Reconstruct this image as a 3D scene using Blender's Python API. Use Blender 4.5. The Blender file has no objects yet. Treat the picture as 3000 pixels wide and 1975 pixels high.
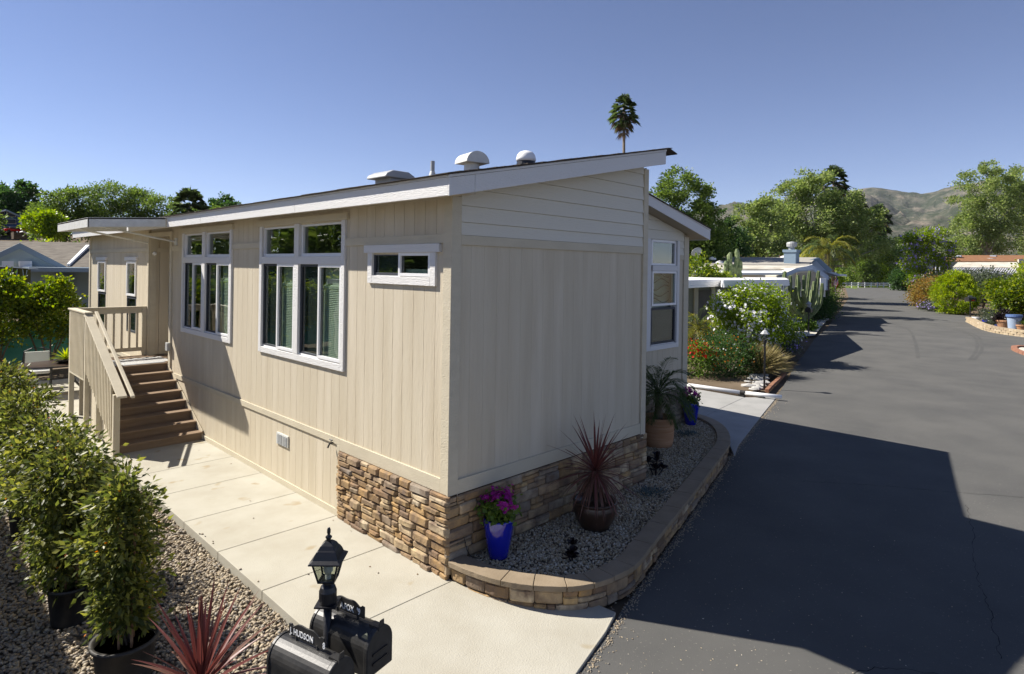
import bpy, bmesh, math, random
import numpy as np
from mathutils import Vector, Matrix
random.seed(7); rng = np.random.default_rng(11)
S = bpy.context.scene
COL = S.collection
# ------------------------------------------------------------------ camera
FPX, CY, ROLL, YAW = 1796.24, 787.63, .0152, .7751
CAM = np.array([-4.286, -5.114, 3.35])
Fv = np.array([math.cos(YAW), math.sin(YAW), 0.]); Rv = np.array([math.sin(YAW), -math.cos(YAW), 0.]); Uv = np.array([0, 0, 1.])
cr, sr = math.cos(ROLL), math.sin(ROLL)
cam = bpy.data.cameras.new('camera'); camo = bpy.data.objects.new('camera', cam); COL.objects.link(camo)
Rc = cr*Rv+sr*Uv; Uc = cr*Uv-sr*Rv
camo.matrix_world = Matrix([[Rc[i], Uc[i], -Fv[i], CAM[i]] for i in range(3)]+[[0, 0, 0, 1]])
cam.sensor_width = 36; cam.lens = 36*FPX/3000; cam.shift_y = -(987.5-CY)/3000
cam.clip_start = .1; cam.clip_end = 20000
S.camera = camo
# ------------------------------------------------------------------ sky + sun
SUND = Vector((.484, -.897, -1.0)).normalized()
w = bpy.data.worlds.new('World'); S.world = w; w.use_nodes = True
nt = w.node_tree; nt.nodes.clear()
ALT = 2300
sk = nt.nodes.new('ShaderNodeTexSky'); sk.sky_type = 'NISHITA'; sk.sun_disc = False
sk.sun_elevation = math.radians(44.5); sk.sun_rotation = math.atan2(-.484, .897)
sk.air_density = .9; sk.dust_density = 0.0; sk.ozone_density = 2.2; sk.altitude = ALT
bg = nt.nodes.new('ShaderNodeBackground'); bg.inputs[1].default_value = .069
tint = nt.nodes.new('ShaderNodeMix'); tint.data_type = 'RGBA'; tint.blend_type = 'MULTIPLY'; tint.inputs[0].default_value = 1; tint.inputs[7].default_value = (1.07, .965, 1.05, 1)
wo = nt.nodes.new('ShaderNodeOutputWorld'); nt.links.new(sk.outputs[0], tint.inputs[6]); nt.links.new(tint.outputs[2], bg.inputs[0]); nt.links.new(bg.outputs[0], wo.inputs[0])
sl = bpy.data.lights.new('sun', 'SUN'); sl.energy = 5.0; sl.angle = math.radians(.5); sl.color = (1, .94, .85)
so = bpy.data.objects.new('sun', sl); COL.objects.link(so); so.rotation_euler = SUND.to_track_quat('-Z', 'Y').to_euler()
so.location = (-20, 30, 40)
S.view_settings.view_transform = 'Standard'; S.view_settings.look = 'None'; S.view_settings.gamma = 1
S.view_settings.use_curve_mapping = False; S.view_settings.exposure = 0.88
S.render.engine = 'CYCLES'
S.cycles.max_bounces = 8; S.cycles.transparent_max_bounces = 16
# ------------------------------------------------------------------ helpers
def ray(px, py):
    a = px-1500; b = py-CY; x = cr*a+sr*b; y = -sr*a+cr*b
    return Fv+Rv*x/FPX-Uv*y/FPX
def A(px, py, D): return CAM+ray(px, py)*D           # point at depth D
def G(px, py, z=-.1):                                # point on a level plane
    d = ray(px, py); return CAM+d*(z-CAM[2])/d[2]
def link(o, parent=None):
    COL.objects.link(o)
    if parent is not None: o.parent = parent
    return o
def tag(o, label=None, cat=None, group=None, kind=None):
    for k, v in (('label', label), ('category', cat), ('group', group), ('kind', kind)):
        if v: o[k] = v
    return o
def thing(name, label, cat, loc=(0, 0, 0), rz=0, group=None):
    o = bpy.data.objects.new(name, None); o.location = loc; o.rotation_euler = (0, 0, rz); o.empty_display_size = .1
    return tag(link(o), label, cat, group)
class MB:
    def __init__(s): s.v = []; s.f = []
    def add(s, vs, fs):
        n = len(s.v); s.v += [tuple(map(float, p)) for p in vs]; s.f += [tuple(n+i for i in f) for f in fs]; return s
    def box8(s, p):    # p: 8 points, 0-3 one ring, 4-7 the other
        a = np.array(p, float); vol = np.dot(np.cross(a[1]-a[0], a[3]-a[0]), a[4]-a[0])
        F = [(0, 3, 2, 1), (4, 5, 6, 7), (0, 1, 5, 4), (1, 2, 6, 5), (2, 3, 7, 6), (3, 0, 4, 7)]
        if vol < 0: F = [f[::-1] for f in F]
        return s.add(p, F)
    def box(s, x0, x1, y0, y1, z0, z1, W=None):
        p = [(x0, y0, z0), (x1, y0, z0), (x1, y1, z0), (x0, y1, z0), (x0, y0, z1), (x1, y0, z1), (x1, y1, z1), (x0, y1, z1)]
        if W: p = [W(*q) for q in p]
        return s.box8(p)
    def prism(s, poly, off):   # poly of 3d points, extruded by vector off
        n = len(poly); off = np.array(off, float); P = [np.array(q, float) for q in poly]
        nrm = np.zeros(3)
        for i in range(n): nrm += np.cross(P[i], P[(i+1) % n])
        fl = np.dot(nrm, off) > 0
        b = tuple(range(n)); t = tuple(range(n, 2*n))
        F = [b[::-1], t]+[(i, (i+1) % n, n+(i+1) % n, n+i) for i in range(n)]
        if not fl: F = [f[::-1] for f in F]
        return s.add(P+[q+off for q in P], F)
    def tube(s, pts, rad, n=7, caps=True):
        pts = [np.array(p, float) for p in pts]
        if not hasattr(rad, '__len__'): rad = [rad]*len(pts)
        rings = []; up = None
        for i, p in enumerate(pts):
            t = pts[min(i+1, len(pts)-1)]-pts[max(i-1, 0)]; t = t/(np.linalg.norm(t)+1e-9)
            if up is None: up = np.array([0, 0, 1.]) if abs(t[2]) < .9 else np.array([1., 0, 0])
            a = np.cross(t, up); a /= np.linalg.norm(a)+1e-9; b = np.cross(t, a); up = -b if False else up
            rings.append([p+rad[i]*(math.cos(k*2*math.pi/n)*a+math.sin(k*2*math.pi/n)*b) for k in range(n)])
        vs = [q for r in rings for q in r]; fs = []
        for i in range(len(pts)-1):
            for k in range(n): fs.append((i*n+k, i*n+(k+1) % n, (i+1)*n+(k+1) % n, (i+1)*n+k))
        if caps: fs += [tuple(range(n))[::-1], tuple((len(pts)-1)*n+k for k in range(n))]
        return s.add(vs, fs)
    def lathe(s, prof, c=(0, 0, 0), n=24, sq=False, rot=0):
        vs = []; fs = []
        for r, z in prof:
            for k in range(n):
                a = rot+2*math.pi*k/n; vs.append((c[0]+r*math.cos(a), c[1]+r*math.sin(a), c[2]+z))
        for i in range(len(prof)-1):
            for k in range(n): fs.append((i*n+k, i*n+(k+1) % n, (i+1)*n+(k+1) % n, (i+1)*n+k))
        fs.append(tuple(range(n))[::-1]); fs.append(tuple((len(prof)-1)*n+k for k in range(n)))
        return s.add(vs, fs)
    def mesh(s, name, smooth=False):
        m = bpy.data.meshes.new(name); m.from_pydata(s.v, [], s.f); m.update()
        if smooth: m.polygons.foreach_set('use_smooth', [True]*len(m.polygons))
        return m
    def build(s, name, mat, parent=None, smooth=False, bevel=0, **kw):
        o = bpy.data.objects.new(name, s.mesh(name, smooth)); o.data.materials.append(mat)
        link(o, parent)
        if bevel:
            b = o.modifiers.new('bevel', 'BEVEL'); b.width = bevel; b.segments = 2; b.limit_method = 'ANGLE'; b.angle_limit = .6
        if kw: tag(o, **kw)
        return o
def fastmesh(name, V, T, mat, parent=None, smooth=False, **kw):
    V = np.ascontiguousarray(V, np.float32); T = np.ascontiguousarray(T, np.int32)
    m = bpy.data.meshes.new(name); k = T.shape[1]
    m.vertices.add(len(V)); m.vertices.foreach_set('co', V.ravel())
    m.loops.add(T.size); m.loops.foreach_set('vertex_index', T.ravel())
    m.polygons.add(len(T)); m.polygons.foreach_set('loop_start', np.arange(0, T.size, k, dtype=np.int32))
    m.polygons.foreach_set('loop_total', np.full(len(T), k, np.int32))
    if smooth: m.polygons.foreach_set('use_smooth', np.ones(len(T), bool))
    m.update(calc_edges=True); m.materials.append(mat)
    o = bpy.data.objects.new(name, m); link(o, parent)
    if kw: tag(o, **kw)
    return o
# ------------------------------------------------------------------ materials
def mat(name, rgb, rough=.8, spec=.3, metal=0, var=None, scale=6, grain=None, bump=.0, bscale=60, coat=0, islands=None, objrand=None, trans=0, stretch=None, detail=6, spots=None):
    """var: second colour mixed by noise; islands/objrand: list of colours picked per leaf, pebble or object"""
    m = bpy.data.materials.new(name); m.use_nodes = True; t = m.node_tree; N = t.nodes; L = t.links
    b = N['Principled BSDF']; b.inputs['Roughness'].default_value = rough; b.inputs['Specular IOR Level'].default_value = spec
    b.inputs['Metallic'].default_value = metal; b.inputs['Coat Weight'].default_value = coat; b.inputs['Coat Roughness'].default_value = .05
    tc = N.new('ShaderNodeTexCoord'); mp = N.new('ShaderNodeMapping'); L.new(tc.outputs['Object'], mp.inputs[0])
    if stretch: mp.inputs['Scale'].default_value = stretch
    base = None
    def rgbn(c):
        n = N.new('ShaderNodeRGB'); n.outputs[0].default_value = (*c, 1); return n.outputs[0]
    if islands or objrand:
        cs = islands or objrand
        src = N.new('ShaderNodeNewGeometry').outputs['Random Per Island'] if islands else N.new('ShaderNodeObjectInfo').outputs['Random']
        r = N.new('ShaderNodeValToRGB'); e = r.color_ramp.elements
        r.color_ramp.interpolation = 'LINEAR'
        e[0].position = 0; e[0].color = (*cs[0], 1); e[1].position = 1; e[1].color = (*cs[-1], 1)
        for i, c in enumerate(cs[1:-1]): q = e.new((i+1)/(len(cs)-1)); q.color = (*c, 1)
        L.new(src, r.inputs[0]); base = r.outputs[0]
    else: base = rgbn(rgb)
    def noise(sc, det=detail, dim=.6):
        n = N.new('ShaderNodeTexNoise'); n.inputs['Scale'].default_value = sc; n.inputs['Detail'].default_value = det; n.inputs['Roughness'].default_value = dim
        L.new(mp.outputs[0], n.inputs['Vector']); return n.outputs[0]
    if var:
        x = N.new('ShaderNodeMix'); x.data_type = 'RGBA'; rp = N.new('ShaderNodeValToRGB')
        rp.color_ramp.elements[0].position = .35; rp.color_ramp.elements[1].position = .68
        L.new(noise(scale), rp.inputs[0]); L.new(rp.outputs[0], x.inputs[0]); L.new(base, x.inputs[6]); x.inputs[7].default_value = (*var, 1); base = x.outputs[2]
    if spots:
        x = N.new('ShaderNodeMix'); x.data_type = 'RGBA'; rp = N.new('ShaderNodeValToRGB')
        rp.color_ramp.elements[0].position = spots[2]; rp.color_ramp.elements[1].position = min(1, spots[2]+.06)
        L.new(noise(spots[1], 2), rp.inputs[0]); L.new(rp.outputs[0], x.inputs[0]); L.new(base, x.inputs[6]); x.inputs[7].default_value = (*spots[0], 1); base = x.outputs[2]
    if bump:
        bn = N.new('ShaderNodeBump'); bn.inputs['Strength'].default_value = bump; bn.inputs['Distance'].default_value = .01
        L.new(noise(bscale, 4), bn.inputs['Height']); L.new(bn.outputs[0], b.inputs['Normal'])
    L.new(base, b.inputs['Base Color'])
    if trans:
        tr = N.new('ShaderNodeBsdfTranslucent'); mx = N.new('ShaderNodeMixShader'); mx.inputs[0].default_value = trans
        hs = N.new('ShaderNodeHueSaturation'); hs.inputs['Saturation'].default_value = 1.15; hs.inputs['Value'].default_value = 1.35
        L.new(base, hs.inputs['Color']); L.new(hs.outputs[0], tr.inputs[0])
        L.new(b.outputs[0], mx.inputs[1]); L.new(tr.outputs[0], mx.inputs[2]); L.new(mx.outputs[0], N['Material Output'].inputs[0])
    return m
M = {}
M['siding'] = mat('siding', (.60, .54, .41), .75, .25, var=(.53, .46, .34), scale=1.3, objrand=[(.585, .52, .395), (.625, .555, .43)], bump=.55, bscale=22, stretch=(4, 4, .35))
M['tan_trim'] = mat('tan_trim', (.58, .52, .395), .7, .25, bump=.5, bscale=30, stretch=(1, 1, 3), var=(.52, .465, .35), scale=2)
M['wallback'] = mat('wallback', (.44, .39, .30), .85, .1)
M['lap'] = mat('lap', (.66, .63, .54), .65, .25, bump=.6, bscale=22, stretch=(.35, 1, 5))
M['white_trim'] = mat('white_trim', (.71, .70, .68), .55, .3, bump=.9, bscale=26, stretch=(.6, .6, 5))
M['vinyl'] = mat('vinyl', (.80, .80, .80), .35, .4)
M['shingle'] = mat('shingle', (.06, .05, .045), .95, .1, var=(.10, .085, .07), scale=14, bump=.8, bscale=80)
M['soffit'] = mat('soffit', (.42, .36, .27), .8, .2)
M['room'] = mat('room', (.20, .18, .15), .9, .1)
M['blind'] = mat('blind', (.62, .64, .55), .5, .3)
M['screen'] = mat('screen', (.045, .05, .06), .6, .3)
M['deck'] = mat('deck', (.255, .18, .115), .7, .25, var=(.19, .13, .082), scale=5, bump=.35, bscale=40, stretch=(.3, 4, 4))
M['stone'] = mat('stone', (.4, .3, .2), .85, .2, objrand=[(.13, .085, .05), (.40, .26, .12), (.52, .36, .17), (.20, .13, .085), (.56, .43, .25), (.30, .19, .105), (.50, .32, .13), (.20, .18, .16), (.60, .48, .31), (.34, .20, .10)], var=(.17, .12, .085), scale=6, bump=1.0, bscale=24, detail=9)
M['mortar'] = mat('mortar', (.05, .036, .025), .95, .1)
M['cap'] = mat('cap', (.285, .225, .155), .8, .2, var=(.23, .18, .12), scale=4, bump=.4, bscale=70)
M['concrete'] = mat('concrete', (.43, .41, .345), .88, .15, var=(.365, .34, .275), scale=1.3, bump=.5, bscale=70, detail=10, spots=((.34, .29, .20), 2.2, .64))
M['drive'] = mat('drive', (.34, .335, .32), .85, .2, var=(.28, .28, .265), scale=1.6, bump=.25, bscale=90)
M['black_pot'] = mat('black_pot', (.012, .012, .012), .45, .4, var=(.035, .033, .03), scale=5)
M['grey_pot'] = mat('grey_pot', (.03, .028, .025), .6, .35, var=(.055, .05, .044), scale=3, bump=.2)
M['soil'] = mat('soil', (.035, .022, .014), .95, .1, bump=.8, bscale=40)
M['cobalt'] = mat('cobalt', (.006, .012, .33), .12, .6, coat=1)
M['brown_glaze'] = mat('brown_glaze', (.035, .02, .014), .35, .5, var=(.07, .035, .02), scale=4, coat=.3)
M['terracotta'] = mat('terracotta', (.36, .18, .09), .85, .2, var=(.48, .29, .17), scale=3, stretch=(.6, .6, 14), bump=.5, bscale=8)
M['black_metal'] = mat('black_metal', (.018, .018, .018), .42, .4, bump=.06, bscale=40, var=(.045, .043, .040), scale=9, detail=10)
M['black_paint'] = mat('black_paint', (.012, .012, .014), .35, .5, bump=.08, bscale=60)
M['letter'] = mat('letter', (.85, .85, .83), .5, .3)
M['white_paint'] = mat('white_paint', (.80, .80, .79), .5, .3)
M['grey_metal'] = mat('grey_metal', (.36, .37, .37), .5, .4)
M['offwhite'] = mat('offwhite', (.66, .66, .62), .5, .35, var=(.56, .56, .52), scale=9)
M['wood_stake'] = mat('wood_stake', (.22, .12, .06), .8, .2, var=(.33, .2, .11), scale=9)
M['bark'] = mat('bark', (.10, .075, .055), .9, .1, var=(.16, .13, .10), scale=4, bump=1, bscale=18)
M['pale_bark'] = mat('pale_bark', (.33, .30, .25), .85, .15, var=(.18, .155, .12), scale=2.5, bump=.6, bscale=14)
M['palm_bark'] = mat('palm_bark', (.13, .105, .08), .9, .1, var=(.20, .16, .12), scale=5, stretch=(1, 1, 4), bump=1, bscale=12)
def leafm(name, cols, trans=.5, rough=.42, spec=.35): return mat(name, cols[0], rough, spec, islands=cols, trans=trans)
M['lf_shrub'] = leafm('lf_shrub', [(.05, .07, .021), (.09, .115, .03), (.135, .155, .037), (.07, .088, .026), (.29, .29, .07), (.17, .19, .045)])
M['lf_hedge'] = leafm('lf_hedge', [(0.053, 0.090, 0.018), (0.120, 0.180, 0.021), (0.225, 0.285, 0.030), (0.068, 0.120, 0.022), (0.405, 0.420, 0.045)])
M['lf_dark'] = leafm('lf_dark', [(0.030, 0.068, 0.022), (0.053, 0.104, 0.030), (0.075, 0.131, 0.037), (0.041, 0.085, 0.024)])
M['lf_mid'] = leafm('lf_mid', [(0.074, 0.122, 0.031), (0.126, 0.188, 0.043), (0.179, 0.235, 0.058), (0.105, 0.160, 0.039)])
M['lf_syc'] = leafm('lf_syc', [(0.119, 0.174, 0.056), (0.210, 0.279, 0.082), (0.315, 0.372, 0.122), (0.158, 0.222, 0.070), (0.394, 0.429, 0.178)])
M['lf_yellow'] = leafm('lf_yellow', [(0.150, 0.240, 0.022), (0.270, 0.360, 0.030), (0.450, 0.480, 0.045), (0.195, 0.300, 0.027)])
M['lf_lime'] = leafm('lf_lime', [(0.121, 0.195, 0.022), (0.207, 0.300, 0.033), (0.293, 0.360, 0.045), (0.155, 0.225, 0.027)])
M['lf_palm'] = leafm('lf_palm', [(.055, .085, .03), (.09, .13, .045), (.12, .16, .06)])
M['lf_goldpalm'] = leafm('lf_goldpalm', [(.14, .17, .035), (.24, .25, .05), (.32, .29, .06), (.17, .19, .035)])
M['lf_dead'] = leafm('lf_dead', [(.16, .10, .05), (.22, .15, .08), (.11, .07, .04)], .1, .8)
M['lf_grass'] = leafm('lf_grass', [(.30, .24, .10), (.38, .30, .14), (.24, .21, .08), (.42, .36, .2)], .25, .7)
M['lf_red'] = leafm('lf_red', [(.16, .04, .035), (.26, .07, .055), (.13, .05, .045), (.34, .11, .075)], .25, .4)
M['lf_redtan'] = leafm('lf_redtan', [(.30, .22, .12), (.22, .13, .08), (.14, .06, .045), (.35, .28, .17)], .2, .5)
M['lf_blue'] = leafm('lf_blue', [(.09, .125, .12), (.13, .17, .165), (.07, .10, .095)], .1, .6)
M['lf_black'] = leafm('lf_black', [(.008, .006, .007), (.015, .009, .011), (.022, .012, .014)], .05, .4)
M['lf_geran'] = leafm('lf_geran', [(0.075, 0.135, 0.022), (0.120, 0.195, 0.038), (0.165, 0.240, 0.045)])
M['lf_lav'] = leafm('lf_lav', [(0.075, 0.098, 0.060), (0.120, 0.143, 0.090), (0.060, 0.075, 0.045)])
M['lf_rust'] = leafm('lf_rust', [(0.240, 0.165, 0.045), (0.330, 0.180, 0.060), (0.150, 0.165, 0.045), (0.420, 0.300, 0.105)])
def flm(name, cols): return mat(name, cols[0], .6, .2, islands=cols, trans=.3)
M['fl_magenta'] = flm('fl_magenta', [(.42, .02, .26), (.55, .06, .42), (.30, .015, .2), (.62, .12, .5)])
M['fl_white'] = flm('fl_white', [(.72, .70, .78), (.8, .8, .82), (.62, .58, .75)])
M['fl_red'] = flm('fl_red', [(.55, .01, .01), (.7, .025, .015), (.4, .01, .01)])
M['fl_orange'] = flm('fl_orange', [(.65, .16, .02), (.7, .25, .03), (.55, .10, .03)])
M['fl_purple'] = flm('fl_purple', [(.36, .29, .66), (.46, .39, .74), (.28, .21, .56)])
M['cactus'] = mat('cactus', (.12, .17, .07), .65, .25, var=(.22, .25, .12), scale=5, bump=.4)
def glassm(name, tint, ior=1.9):
    m = bpy.data.materials.new(name); m.use_nodes = True; t = m.node_tree; N = t.nodes; N.clear(); L = t.links
    o = N.new('ShaderNodeOutputMaterial'); mx = N.new('ShaderNodeMixShader'); fr = N.new('ShaderNodeFresnel'); fr.inputs[0].default_value = ior
    tr = N.new('ShaderNodeBsdfTransparent'); tr.inputs[0].default_value = (*tint, 1); gl = N.new('ShaderNodeBsdfGlossy'); gl.inputs['Roughness'].default_value = .004
    nz = N.new('ShaderNodeTexNoise'); nz.inputs['Scale'].default_value = 2.2; nz.inputs['Detail'].default_value = 1
    tc = N.new('ShaderNodeTexCoord'); L.new(tc.outputs['Object'], nz.inputs['Vector'])
    bn = N.new('ShaderNodeBump'); bn.inputs['Strength'].default_value = .25; bn.inputs['Distance'].default_value = .01
    L.new(nz.outputs[0], bn.inputs['Height']); L.new(bn.outputs[0], gl.inputs['Normal'])
    ge = N.new('ShaderNodeNewGeometry'); mi = N.new('ShaderNodeMapRange'); mi.inputs[3].default_value = ior; mi.inputs[4].default_value = 1/ior
    L.new(ge.outputs['Backfacing'], mi.inputs[0]); L.new(mi.outputs[0], fr.inputs[0])
    L.new(fr.outputs[0], mx.inputs[0]); L.new(tr.outputs[0], mx.inputs[1]); L.new(gl.outputs[0], mx.inputs[2]); L.new(mx.outputs[0], o.inputs[0]); return m
M['glass'] = glassm('glass', (.80, .86, .82)); M['lampglass'] = glassm('lampglass', (.80, .82, .78), 1.4)
def asphaltm():
    m = mat('asphalt', (.118, .116, .109), .9, .15, var=(.088, .088, .085), scale=.6, detail=12, spots=((.21, .20, .17), 30, .66), bump=.9, bscale=160)
    return m
M['asphalt'] = asphaltm()
M['crack'] = mat('crack', (.018, .017, .016), .95, .1)
M['dirt'] = mat('dirt', (.17, .13, .09), .95, .1, var=(.11, .085, .055), scale=1.2, bump=.8, bscale=30)
M['bedbase'] = mat('bedbase', (.10, .085, .065), .95, .1, var=(.20, .17, .13), scale=30, bump=1, bscale=40)
M['pebble'] = mat('pebble', (.3, .25, .2), .6, .3, islands=[(.15, .12, .09), (.38, .31, .21), (.26, .21, .15), (.48, .40, .27), (.16, .14, .12), (.36, .28, .18), (.24, .22, .19), (.42, .36, .26)], bump=.2, bscale=90)
M['chips'] = mat('chips', (.3, .27, .2), .8, .2, islands=[(.30, .23, .14), (.50, .42, .28), (.38, .30, .18), (.58, .50, .36), (.22, .17, .11), (.66, .60, .48), (.44, .35, .22)])
# ------------------------------------------------------------------ ground, road, slabs
def sheet(name, pts, z, m, kind='structure', thick=0, parent=None):
    mb = MB(); P = [(p[0], p[1], (p[2] if len(p) > 2 else z)) for p in pts]
    if thick: mb.prism(P, (0, 0, -thick))
    else: mb.add(P, [tuple(range(len(P)))])
    return tag(mb.build(name, m, parent), kind=kind)
sheet('ground', [(-370, -2400), (5550, -2400), (5550, 5550), (-370, 5550)], -.15, M['dirt'])
roadL = [(-1.9, -2.36), (-.29, -1.95), (.53, -1.73), (.95, -1.6), (7.05, -.02), (9, .55), (12.9, 1.47), (17, 2.6), (19.0, 3.2), (24.5, 4.6), (30.5, 6.2), (37.2, 7.7), (43, 9.2), (54, 12), (91, 21.5), (141, 36), (165, 43)]
roadR = [(192, 36), (143, 24.1), (119, 18), (84, 9.98), (66.5, 6.86), (61.7, 4.67), (60.2, 3.2), (62, -1), (80, -12), (80, -30), (52, -30), (44, -12), (41, -1.5), (43.8, .46), (46.6, 1.28), (52.2, 2.6)]
roadR = [(192, 36), (143, 24.1), (119, 18), (84, 9.98), (66.5, 6.86), (61.7, 4.67), (60.2, 3.2), (62, -2), (52, -45), (-40, -45), (-40, -11), (-8, -4)]
road = sheet('road', roadL+roadR, -.10, M['asphalt'])
def curve2(pts, n=6):
    out = []; P = [np.array(p, float) for p in pts]
    for i in range(len(P)-1):
        a, b, c, d = P[max(i-1, 0)], P[i], P[i+1], P[min(i+2, len(P)-1)]
        for k in range(n):
            t = k/n; out.append(.5*((2*b)+(c-a)*t+(2*a-5*b+4*c-d)*t*t+(3*b-a-3*c+d)*t**3))
    out.append(P[-1]); return out
def crack(pts, wd):
    mb = MB(); q = curve2(pts, 14); V = []
    for i, p in enumerate(q):
        t = q[min(i+1, len(q)-1)]-q[max(i-1, 0)]; n = np.array([-t[1], t[0]])/(np.linalg.norm(t)+1e-9)
        j = n*random.uniform(-.022, .022); ww = wd*random.uniform(.25, 1)
        V += [(*(p+j+n*ww/2), -.0975), (*(p+j-n*ww/2), -.0975)]
    mb.add(V, [(2*i, 2*i+1, 2*i+3, 2*i+2) for i in range(len(q)-1)])
    mb.build('crack', M['crack'], road)
crack([(.15, -2.75), (.55, -2.95), (1.0, -3.2), (1.3, -3.45)], .012)
crack([G(2832, 1480)[:2], G(2850, 1560)[:2], G(2862, 1680)[:2], G(2900, 1790)[:2], G(2930, 1930)[:2]], .007)
crack([G(2350, 1410)[:2], G(2600, 1425)[:2], G(2770, 1440)[:2], G(3000, 1458)[:2]], .010)
crack([(1.3, -3.45), (1.9, -3.75), (2.4, -4.6)], .009)
M['tyre'] = mat('tyre', (.096, .095, .090), .9, .15, var=(.080, .080, .077), scale=.8)
def tyre(pts, wd):
    mb = MB(); q = curve2(pts, 10); V = []
    for i, p in enumerate(q):
        t = q[min(i+1, len(q)-1)]-q[max(i-1, 0)]; n = np.array([-t[1], t[0]])/(np.linalg.norm(t)+1e-9); V += [(*(p+n*wd/2), -.0965), (*(p-n*wd/2), -.0965)]
    mb.add(V, [(2*i, 2*i+1, 2*i+3, 2*i+2) for i in range(len(q)-1)]); mb.build('tyre_mark', M['tyre'], road)
for o_ in (0, .33): tyre([G(2790+o_*40, 965)[:2], G(2850+o_*40, 985)[:2], G(2862+o_*45, 1020)[:2], G(2840+o_*40, 1055)[:2]], .12)
tyre([G(2600, 945)[:2], G(2660, 965)[:2], G(2680, 1000)[:2], G(2690, 1050)[:2]], .14)
def slab(parent, name, pts, t, m, bev=.006):
    mb = MB(); mb.prism([(p[0], p[1], p[2]) for p in pts], (0, 0, -t)); return mb.build(name, m, parent, bevel=bev)
walk = tag(MB().prism([(-1.53, -1.7, -.085), (-.05, -1.6, -.085), (-.05, 16.5, -.085), (-1.53, 16.5, -.085)], (0, 0, -.05)).build('concrete_walkway', M['mortar']), kind='structure')
ys = [16.5, 15.2, 14.0, 12.8, 11.6, 10.4, 9.2, 8.2, 7.02, 5.83, 4.665, 3.46, 2.30, 1.1]
for a, b in zip(ys, ys[1:]):
    x0 = -1.545 if a < 8 else -4.2
    slab(walk, 'slab', [(x0, b+.004, 0), (-.01, b+.004, 0), (-.01, a-.004, 0), (x0, a-.004, 0)], .13, M['concrete'])
slab(walk, 'slab', [(-1.545, -.095, 0), (.0, -.095, 0), (-.01, 1.095, 0), (-1.545, 1.095, 0)], .13, M['concrete'])
slab(walk, 'slab', [(-1.545, -2.27, -.085), (-.29, -1.935, -.075), (.53, -1.72, -.07), (.86, -1.60, -.07), (.8, -1.2, -.05), (.3, -.103, 0), (-1.545, -.103, 0)], .13, M['concrete'])
drv = tag(MB().prism([(7.2, .2, -.10), (12.8, 1.5, -.10), (12.3, 8, -.10), (8.3, 8, -.10)], (0, 0, -.04)).build('driveway', M['mortar']), kind='structure')
slab(drv, 'slab', [(6.85, -.10, -.085), (7.6, .16, -.08), (9.2, .56, -.08), (11, 1.0, -.08), (12.95, 1.47, -.08), (12.15, 2.02, -.06), (8.55, 1.66, -.06), (8.2, .8, -.07), (7.5, .3, -.08)], .06, M['drive'])
slab(drv, 'slab', [(8.55, 1.67, -.06), (12.15, 2.03, -.06), (12.2, 5.2, -.04), (8.2, 5.2, -.04), (8.3, 1.9, -.05)], .06, M['drive'])
sheet('pebble_bed_base', [(-9, -4.2), (-1.75, -2.33), (-1.53, -2.25), (-1.53, 8.2), (-4.2, 8.2), (-4.2, 16), (-9, 16)], -.115, M['bedbase'])
# ------------------------------------------------------------------ the mobile home
house = thing('mobile_home', 'beige mobile home with grooved siding, white trim and ledgestone base', 'house')
WL = lambda u, d, z: (-d, u, z)              # long wall, u = y
WG = lambda u, d, z: (u, -d, z)              # gable wall at y = 0, u = x
W2 = lambda u, d, z: (u, 1.4-d, z)           # stepped-back gable wall at y = 1.4
def minus(a, b, holes):                      # [a,b] minus z-holes
    segs = [(a, b)]
    for h0, h1 in holes:
        ns = []
        for s0, s1 in segs:
            if h1 <= s0 or h0 >= s1: ns.append((s0, s1)); continue
            if h0 > s0: ns.append((s0, h0))
            if h1 < s1: ns.append((h1, s1))
        segs = ns
    return segs
def panelwall(mb, W, u0, u1, z0, z1, d0, d1, rects):
    cuts = sorted({u0, u1}|{r[0] for r in rects if u0 < r[0] < u1}|{r[1] for r in rects if u0 < r[1] < u1})
    for a, b in zip(cuts, cuts[1:]):
        m_ = (a+b)/2
        for s0, s1 in minus(z0, z1, [(r[2], r[3]) for r in rects if r[0] < m_ < r[1]]): mb.box(a, b, d0, d1, s0, s1, W)
RL = [(2.26, 4.76, 2.04, 3.97), (6.08, 8.50, 2.05, 3.97), (.35, 1.53, 3.24, 3.52), (9.40, 10.86, 1.0, 3.96), (14.9, 15.78, 1.6, 3.39), (11.935, 12.757, 1.62, 3.40)]
R2 = [(6.31, 7.26, 1.87, 3.98), (4.9, 6.05, 1.87, 3.98)]
mb = MB()
panelwall(mb, WL, .0, 16.8, -.1, 4.12, -.12, -.012, RL)
panelwall(mb, WG, .12, 3.87, .05, 4.12, -.12, -.012, [])
mb.prism([(.12, .012, 4.12), (3.87, .012, 4.12), (3.87, .012, 4.93)], (0, .1, 0))
panelwall(mb, W2, 3.87, 7.74, .05, 4.11, -.12, -.012, R2)
mb.prism([(3.87, 1.412, 4.11), (7.74, 1.412, 4.11), (3.87, 1.412, 4.96)], (0, .1, 0))
mb.box(3.75, 3.87, .0, 16.8, .05, 4.9); mb.box(7.62, 7.74, 1.5, 16.8, .05, 4.05); mb.box(0, 7.74, 16.7, 16.8, .05, 4.1)
mb.box(.12, 3.75, .12, 16.7, 1.15, 1.2); mb.box(3.87, 7.6, 1.55, 16.7, 1.15, 1.2)
wall = mb.build('wall', M['wallback'], house)
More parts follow.
